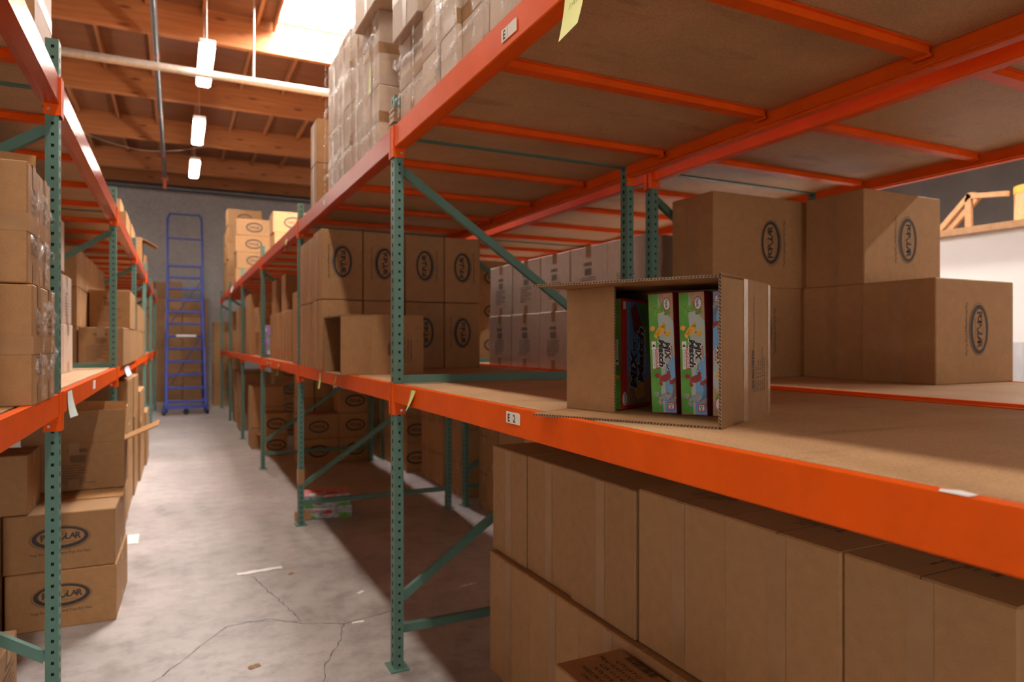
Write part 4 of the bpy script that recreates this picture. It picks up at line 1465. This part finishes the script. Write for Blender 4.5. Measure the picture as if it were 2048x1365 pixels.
# top of the left rack
g = 'cartons on top of the facing rack'
T1 = TOP - .002
carton(-.80, -.418, 2.705, 3.05, T1, T1 + .52, 'tall white lit carton on top of the facing rack beside post', g, (), ('band',), ())
carton(-.80, -.42, 7.35, 7.90, T1, T1 + .31, 'brightly lit carton on top of the facing rack, nearest in far group', g, (), ('topx',))
carton(-.80, -.41, 7.95, 8.60, T1, T1 + .29, 'brightly lit carton on top of the facing rack, second in far group', g, (), ('topx',))
for k in range(2):
    carton(-1.0, -.55, 8.65, 9.15, T1 + .33 * k, T1 + .33 * (k + 1) - .003, 'carton in the taller stack on top of facing rack, %s' % ('bottom', 'top')[k], g, (), ('topx',))
o = carton(-.80, -.42, 10.55, 11.1, T1, T1 + .50, 'open carton with bent flaps on top of the facing rack', g, (), ())
mb = MB(); mb.bar((.19, 0, .495), (.36, .02, .40), .5, .006, M['card_in'], (0, 1, 0)); mb.build('flap', o)
mb = MB(); mb.bar((-.19, 0, .495), (-.25, 0, .66), .5, .006, M['card_in'], (0, 1, 0)); mb.build('flap', o)
carton(-.80, -.42, 12.0, 12.6, T1, T1 + .42, 'carton with bent flap on top of facing rack near back wall', g, (), ('topx',))

# floor below the left rack
gf = 'stamped cartons stacked on the floor beside the aisle'
LGW = (('-y', 'logowide', 0, .118, .0, .02),)
carton(-.725, -.262, 3.955, 4.55, 0, .279, 'oval stamped carton on the floor beside the aisle, bottom of stack', gf, LGW, ('topx',), rot=-1.5)
carton(-.735, -.270, 3.960, 4.56, .281, .560, 'oval stamped carton directly on the bottom one beside the aisle', gf, LGW, ('topx',), rot=-1.0)
oo = carton(-.76, -.266, 4.50, 4.80, .562, .828, 'text printed carton with raised flaps on the stamped cartons', None, (('-y', 'lines', 0, .17, .02, -.0),), ('topy',), ())
mb = MB(); mb.bar((0, -.145, .266), (0, -.150, .445), .492, .006, M['card'], (1, 0, 0)); mb.build('flap', oo)
mb = MB(); mb.bar((.247, 0, .27), (.42, .0, .345), .29, .006, M['card_in'], (0, 1, 0)); mb.build('flap', oo)
mb = MB(); mb.bar((-.01, .14, .27), (.0, .15, .48), .48, .006, M['card_in'], (1, 0, 0)); mb.build('flap', oo)
mb = MB(); mb.box(-.22, .10, -.12, .0, 0, .005, M['card_in'])
tag(mb.build('cardboard_sheet', None, (-.36, 4.36, .5605), 0.0), 'flat cardboard sheet lying on the stamped carton below text printed one', 'cardboard')
carton(-.93, -.640, 3.975, 4.30, .562, .850, 'plain carton on the stamped stack behind the near post', None, (), ('topx',))
carton(-1.22, -.745, 3.93, 4.40, 0, .279, 'carton on the floor left of the stamped stack, bottom', None, LGW, ('topx',))
carton(-1.22, -.745, 3.93, 4.40, .281, .560, 'carton on the floor left of the stamped stack, second', None, LGW, ('topx',))
o = carton(-.95, -.545, 2.87, 3.17, 0, .30, 'light carton on the floor behind the diagonal green brace', None, (('+x', 'text', 0, .2, 0, 0), ('-y', 'text', 0, .2, 0, 0)), ('topx',))
gf2 = 'plain cartons on the floor lining the aisle under facing rack'
for i, (a, b, n, h, x1) in enumerate(((4.95, 5.55, 3, .30, -.335), (5.6, 6.25, 3, .30, -.345), (6.3, 7.0, 3, .36, -.35), (7.05, 7.7, 3, .36, -.34), (7.75, 8.6, 3, .30, -.32), (8.7, 9.4, 2, .30, -.30))):
    for k in range(n):
        carton(x1 - .40, x1, a, b, h * k, h * (k + 1) - .003, 'plain floor carton lining the aisle under facing rack, %s column, %s up' % (ORD[i], ORD[k]), gf2, (), ('topx',), rot=(0, .4, -.3)[k])

# --- cartons in front of the back wall
g = 'cartons stacked against the back wall'
for c, (a, b, n) in enumerate(((-1.05, -.45, 7), (-.44, .12, 7), (.13, .66, 6))):
    for k in range(n):
        carton(a, b, 17.55, 18.1, .395 * k, .395 * (k + 1) - .004, 'dim carton against the back wall, %s column, %s up' % (('behind the facing rack', 'behind the ladder left half', 'behind the ladder right half')[c], ORD[k]), g, (('-y', 'text', 0, .2, 0, 0),) if k % 2 else (), ('topy',), rot=R.uniform(-.8, .8))
g = 'cartons stacked at the end of the aisle rack'
for k in range(4):
    carton(.72, 1.32, 16.1, 16.65, .455 * k, .455 * (k + 1) - .004, 'carton stacked between the ladder and the rack end, %s up' % ORD[k], g, (('-y', 'text', 0, .2, 0, 0),), ('topy',), rot=(0, 1, -1, .6)[k])

# --- blue rolling ladder
lad = link('rolling_ladder', None, None, (.165, 14.35, 0))
tag(lad, 'tall blue rolling warehouse ladder in front of the back wall', 'ladder')
def lp(z): return .16 + 2.0 * z / 3.05      # y of the stair rails at height z
HW = .345
for s in (-1, 1):
    mb = MB(); mb.tube([(s * HW, .10, .06), (s * HW, .16, .16), (s * HW * .97, lp(3.05), 3.05)], .030, M['blue'], 10); mb.build('side_rail', lad)
    mb = MB(); mb.tube([(s * (HW + .02), 2.55, .08), (s * HW * .97, 2.30, 3.05)], .022, M['blue'], 10); mb.build('rear_leg', lad)
    mb = MB(); mb.tube([(s * (HW + .03), -.02, .09), (s * (HW + .03), 2.55, .09)], .026, M['blue'], 10); mb.build('base_rail', lad)
    for y in (.03, 2.5):
        mb = MB(); mb.tube([(s * (HW + .03) - .02, y, .055), (s * (HW + .03) + .02, y, .055)], .054, M['rubber'], 16); mb.box(s * (HW + .03) - .025, s * (HW + .03) + .025, y - .02, y + .02, .06, .11, M['blue']); mb.build('caster', lad)
mb = MB(); mb.tube([(-HW * .97, lp(2.2), 2.30), (-HW * .97, lp(2.6), 3.3), (-HW * .97, 2.16, 4.05), (-HW * .85, 2.17, 4.16), (HW * .85, 2.17, 4.16), (HW * .97, 2.16, 4.05), (HW * .97, lp(2.6), 3.3), (HW * .97, lp(2.2), 2.30)], .022, M['blue'], 10); mb.build('handrail', lad)
mb = MB(); mb.tube([(-HW, 2.12, 3.62), (HW, 2.12, 3.62)], .018, M['blue'], 8); mb.build('guard_rail', lad)
mb = MB(); mb.box(-HW, HW, lp(3.05) - .05, 2.32, 3.02, 3.06, M['blue']); mb.build('platform', lad)
for k in range(11):
    z = .25 + .2545 * k
    mb = MB(); mb.box(-HW + .01, HW - .01, lp(z) - .05, lp(z) + .11, z - .045, z, M['blue'], .004); mb.build('step', lad)
mb = MB(); mb.box(-HW, HW, -.02, .14, .12, .17, M['blue']); mb.build('base_bar', lad)
mb = MB(); mb.tube([(0, -.03, .055), (0, .03, .055)], .05, M['rubber'], 14); mb.box(-.03, .03, -.03, .03, .07, .13, M['blue']); mb.build('caster', lad)
mb = MB(); mb.box(-.17, .20, lp(1.52) - .054, lp(1.52) - .0505, 1.485, 1.53, M['white']); o = mb.build('step_label', lad); o['label'] = 'white label on the step edge'
for (a, b) in (((-HW, 2.5, .3), (HW, 2.42, 1.55)), ((-HW, 2.42, 1.7), (HW, 2.33, 2.75))):
    mb = MB(); mb.tube([a, b], .010, M['blue'], 6); mb.build('brace', lad)

# --- papers on the floor
def floor_paper(name, label, x, y, w, d, rot, mat, curl=.004):
    mb = MB()
    n = 10
    vs, fs = [], []
    rr = random.Random(int(x * 100))
    for i in range(n + 1):
        for j in range(3):
            vs.append((w * (i / n - .5), d * (j / 2 - .5) + rr.uniform(-.003, .003), .0015 + curl * (.5 + .5 * math.sin(i * 1.7 + j))))
    for i in range(n):
        for j in range(2):
            a = i * 3 + j
            fs.append((a, a + 3, a + 4, a + 1))
    mb.add(vs, fs, mat, True)
    return tag(mb.build(name, None, (x, y, 0), math.radians(rot)), label, 'paper scrap')
floor_paper('paper_strip', 'long white paper strip lying on the aisle floor', .455, 4.40, .26, .05, 5, M['white'])
floor_paper('paper_scrap', 'cream paper scrap on the floor beside the stamped cartons', -.285, 5.50, .09, .24, 0, M['label'])
floor_paper('paper_scrap', 'thin pale paper scrap in the shadow under the near bay', 1.50, 3.62, .11, .022, 8, M['white'])
floor_paper('paper_scrap', 'tiny white scrap on the floor crack by near post', .81, 3.385, .06, .02, -4, M['white'], .002)
floor_paper('paper_scrap', 'tiny white scrap at the edge of the rack shadow', .92, 3.78, .05, .02, 40, M['white'], .002)
floor_paper('paper_scrap', 'small tan scrap on the aisle floor beyond the white strip', .62, 4.27, .035, .03, 15, M['card'], .002)
floor_paper('paper_scrap', 'small tan scrap on the bare floor near the camera', .30, 3.12, .05, .03, 15, M['card'], .002)

mb = MB()
mb.add([(.828, .515, 1.2185), (.829, .480, 1.2185), (.846, .478, 1.2190), (.850, .50, 1.2195), (.842, .520, 1.2185)], [(0, 1, 2, 3, 4)], M['white'])
tag(mb.build('paper_scrap'), 'torn white scrap stuck on the edge of the near orange shelf beam', 'paper scrap')
mb = MB(); mb.box(3.02, 3.07, .98, 1.01, LOW - .002, LOW + .008, M['rubber'], .002)
tag(mb.build('dust_clump'), 'small dark clump of dirt on the far shelf before the end carton', 'dirt')
paper_strip('paper_tag', 'small lime slip stuck to the wrapped load past the first post', .842, 3.27, 2.73, .03, .13, M['lime'], .004)

# --- white office wall, shelf of odds and ends and sheet beyond the far aisle
mb = MB(); mb.box(6.40, 6.55, -4.0, 7.5, 0, 2.36, M['whitewall']); structure(mb.build('wall_office'))
mb = MB(); mb.box(6.34, 8.6, -4.0, 7.5, 2.361, 2.42, M['pine']); structure(mb.build('trim_1'))
mb = MB(); mb.box(6.37, 6.395, 1.5, 3.52, .0, 1.36, M['tarp'])
vs, fs = [], []
rr = random.Random(2)
n = 40
for i in range(n + 1):
    y = 1.5 + 2.0 * i / n
    for j in range(9):
        z = 1.38 * j / 8
        vs.append((6.33 - .10 * (1 - j / 8) - .035 * math.sin(i * .9 + j * .5) - rr.uniform(0, .01), y + .04 * math.sin(j), z + .01))
for i in range(n):
    for j in range(8):
        a = i * 9 + j
        fs.append((a, a + 1, a + 10, a + 9))
mb = MB(); mb.add(vs, fs, M['tarp'], True)
tag(mb.build('plastic_sheet'), 'grey plastic sheet hanging in folds on the white wall', 'plastic sheet')
tr_ = link('wooden_brace_frame', None, None, (6.6, 3.8, 2.42)); tag(tr_, 'raw pine brace frame on top of white office wall beside tan drum', 'wooden frame')
mb = MB(); mb.bar((0, .30, .03), (0, .0, .335), .04, .045, M['pine'], (1, 0, 0)); mb.build('strut', tr_)
mb = MB(); mb.bar((0, .015, 0), (0, .015, .31), .04, .05, M['pine'], (1, 0, 0)); mb.build('upright', tr_)
mb = MB(); mb.bar((0, .03, .325), (0, -.32, .285), .04, .045, M['pine'], (1, 0, 0)); mb.build('rail', tr_)
mb = MB(); mb.bar((.14, .30, .03), (.14, .0, .335), .04, .045, M['pine'], (1, 0, 0)); mb.build('strut', tr_)
mb = MB(); mb.bar((.0, .0, .335), (.14, .0, .335), .04, .045, M['pine'], (0, 1, 0)); mb.build('rail', tr_)
dr = link('fibre_drum', None, None, (6.75, 3.29, 2.42)); tag(dr, 'tan drum with amber tape round its rim on the white office wall', 'drum')
mb = MB(); mb.tube([(0, 0, 0), (0, 0, .33)], .20, M['drum'], 28); mb.build('drum_body', dr)
for (a, b) in ((.0, .035), (.27, .335)):
    mb = MB(); mb.tube([(0, 0, a), (0, 0, b)], .203, M['drumtape'], 28); mb.build('tape', dr)
mb = MB(); mb.box(-.2045, -.2035, -.05, .03, .13, .2, M['white']); mb.build('label', dr)
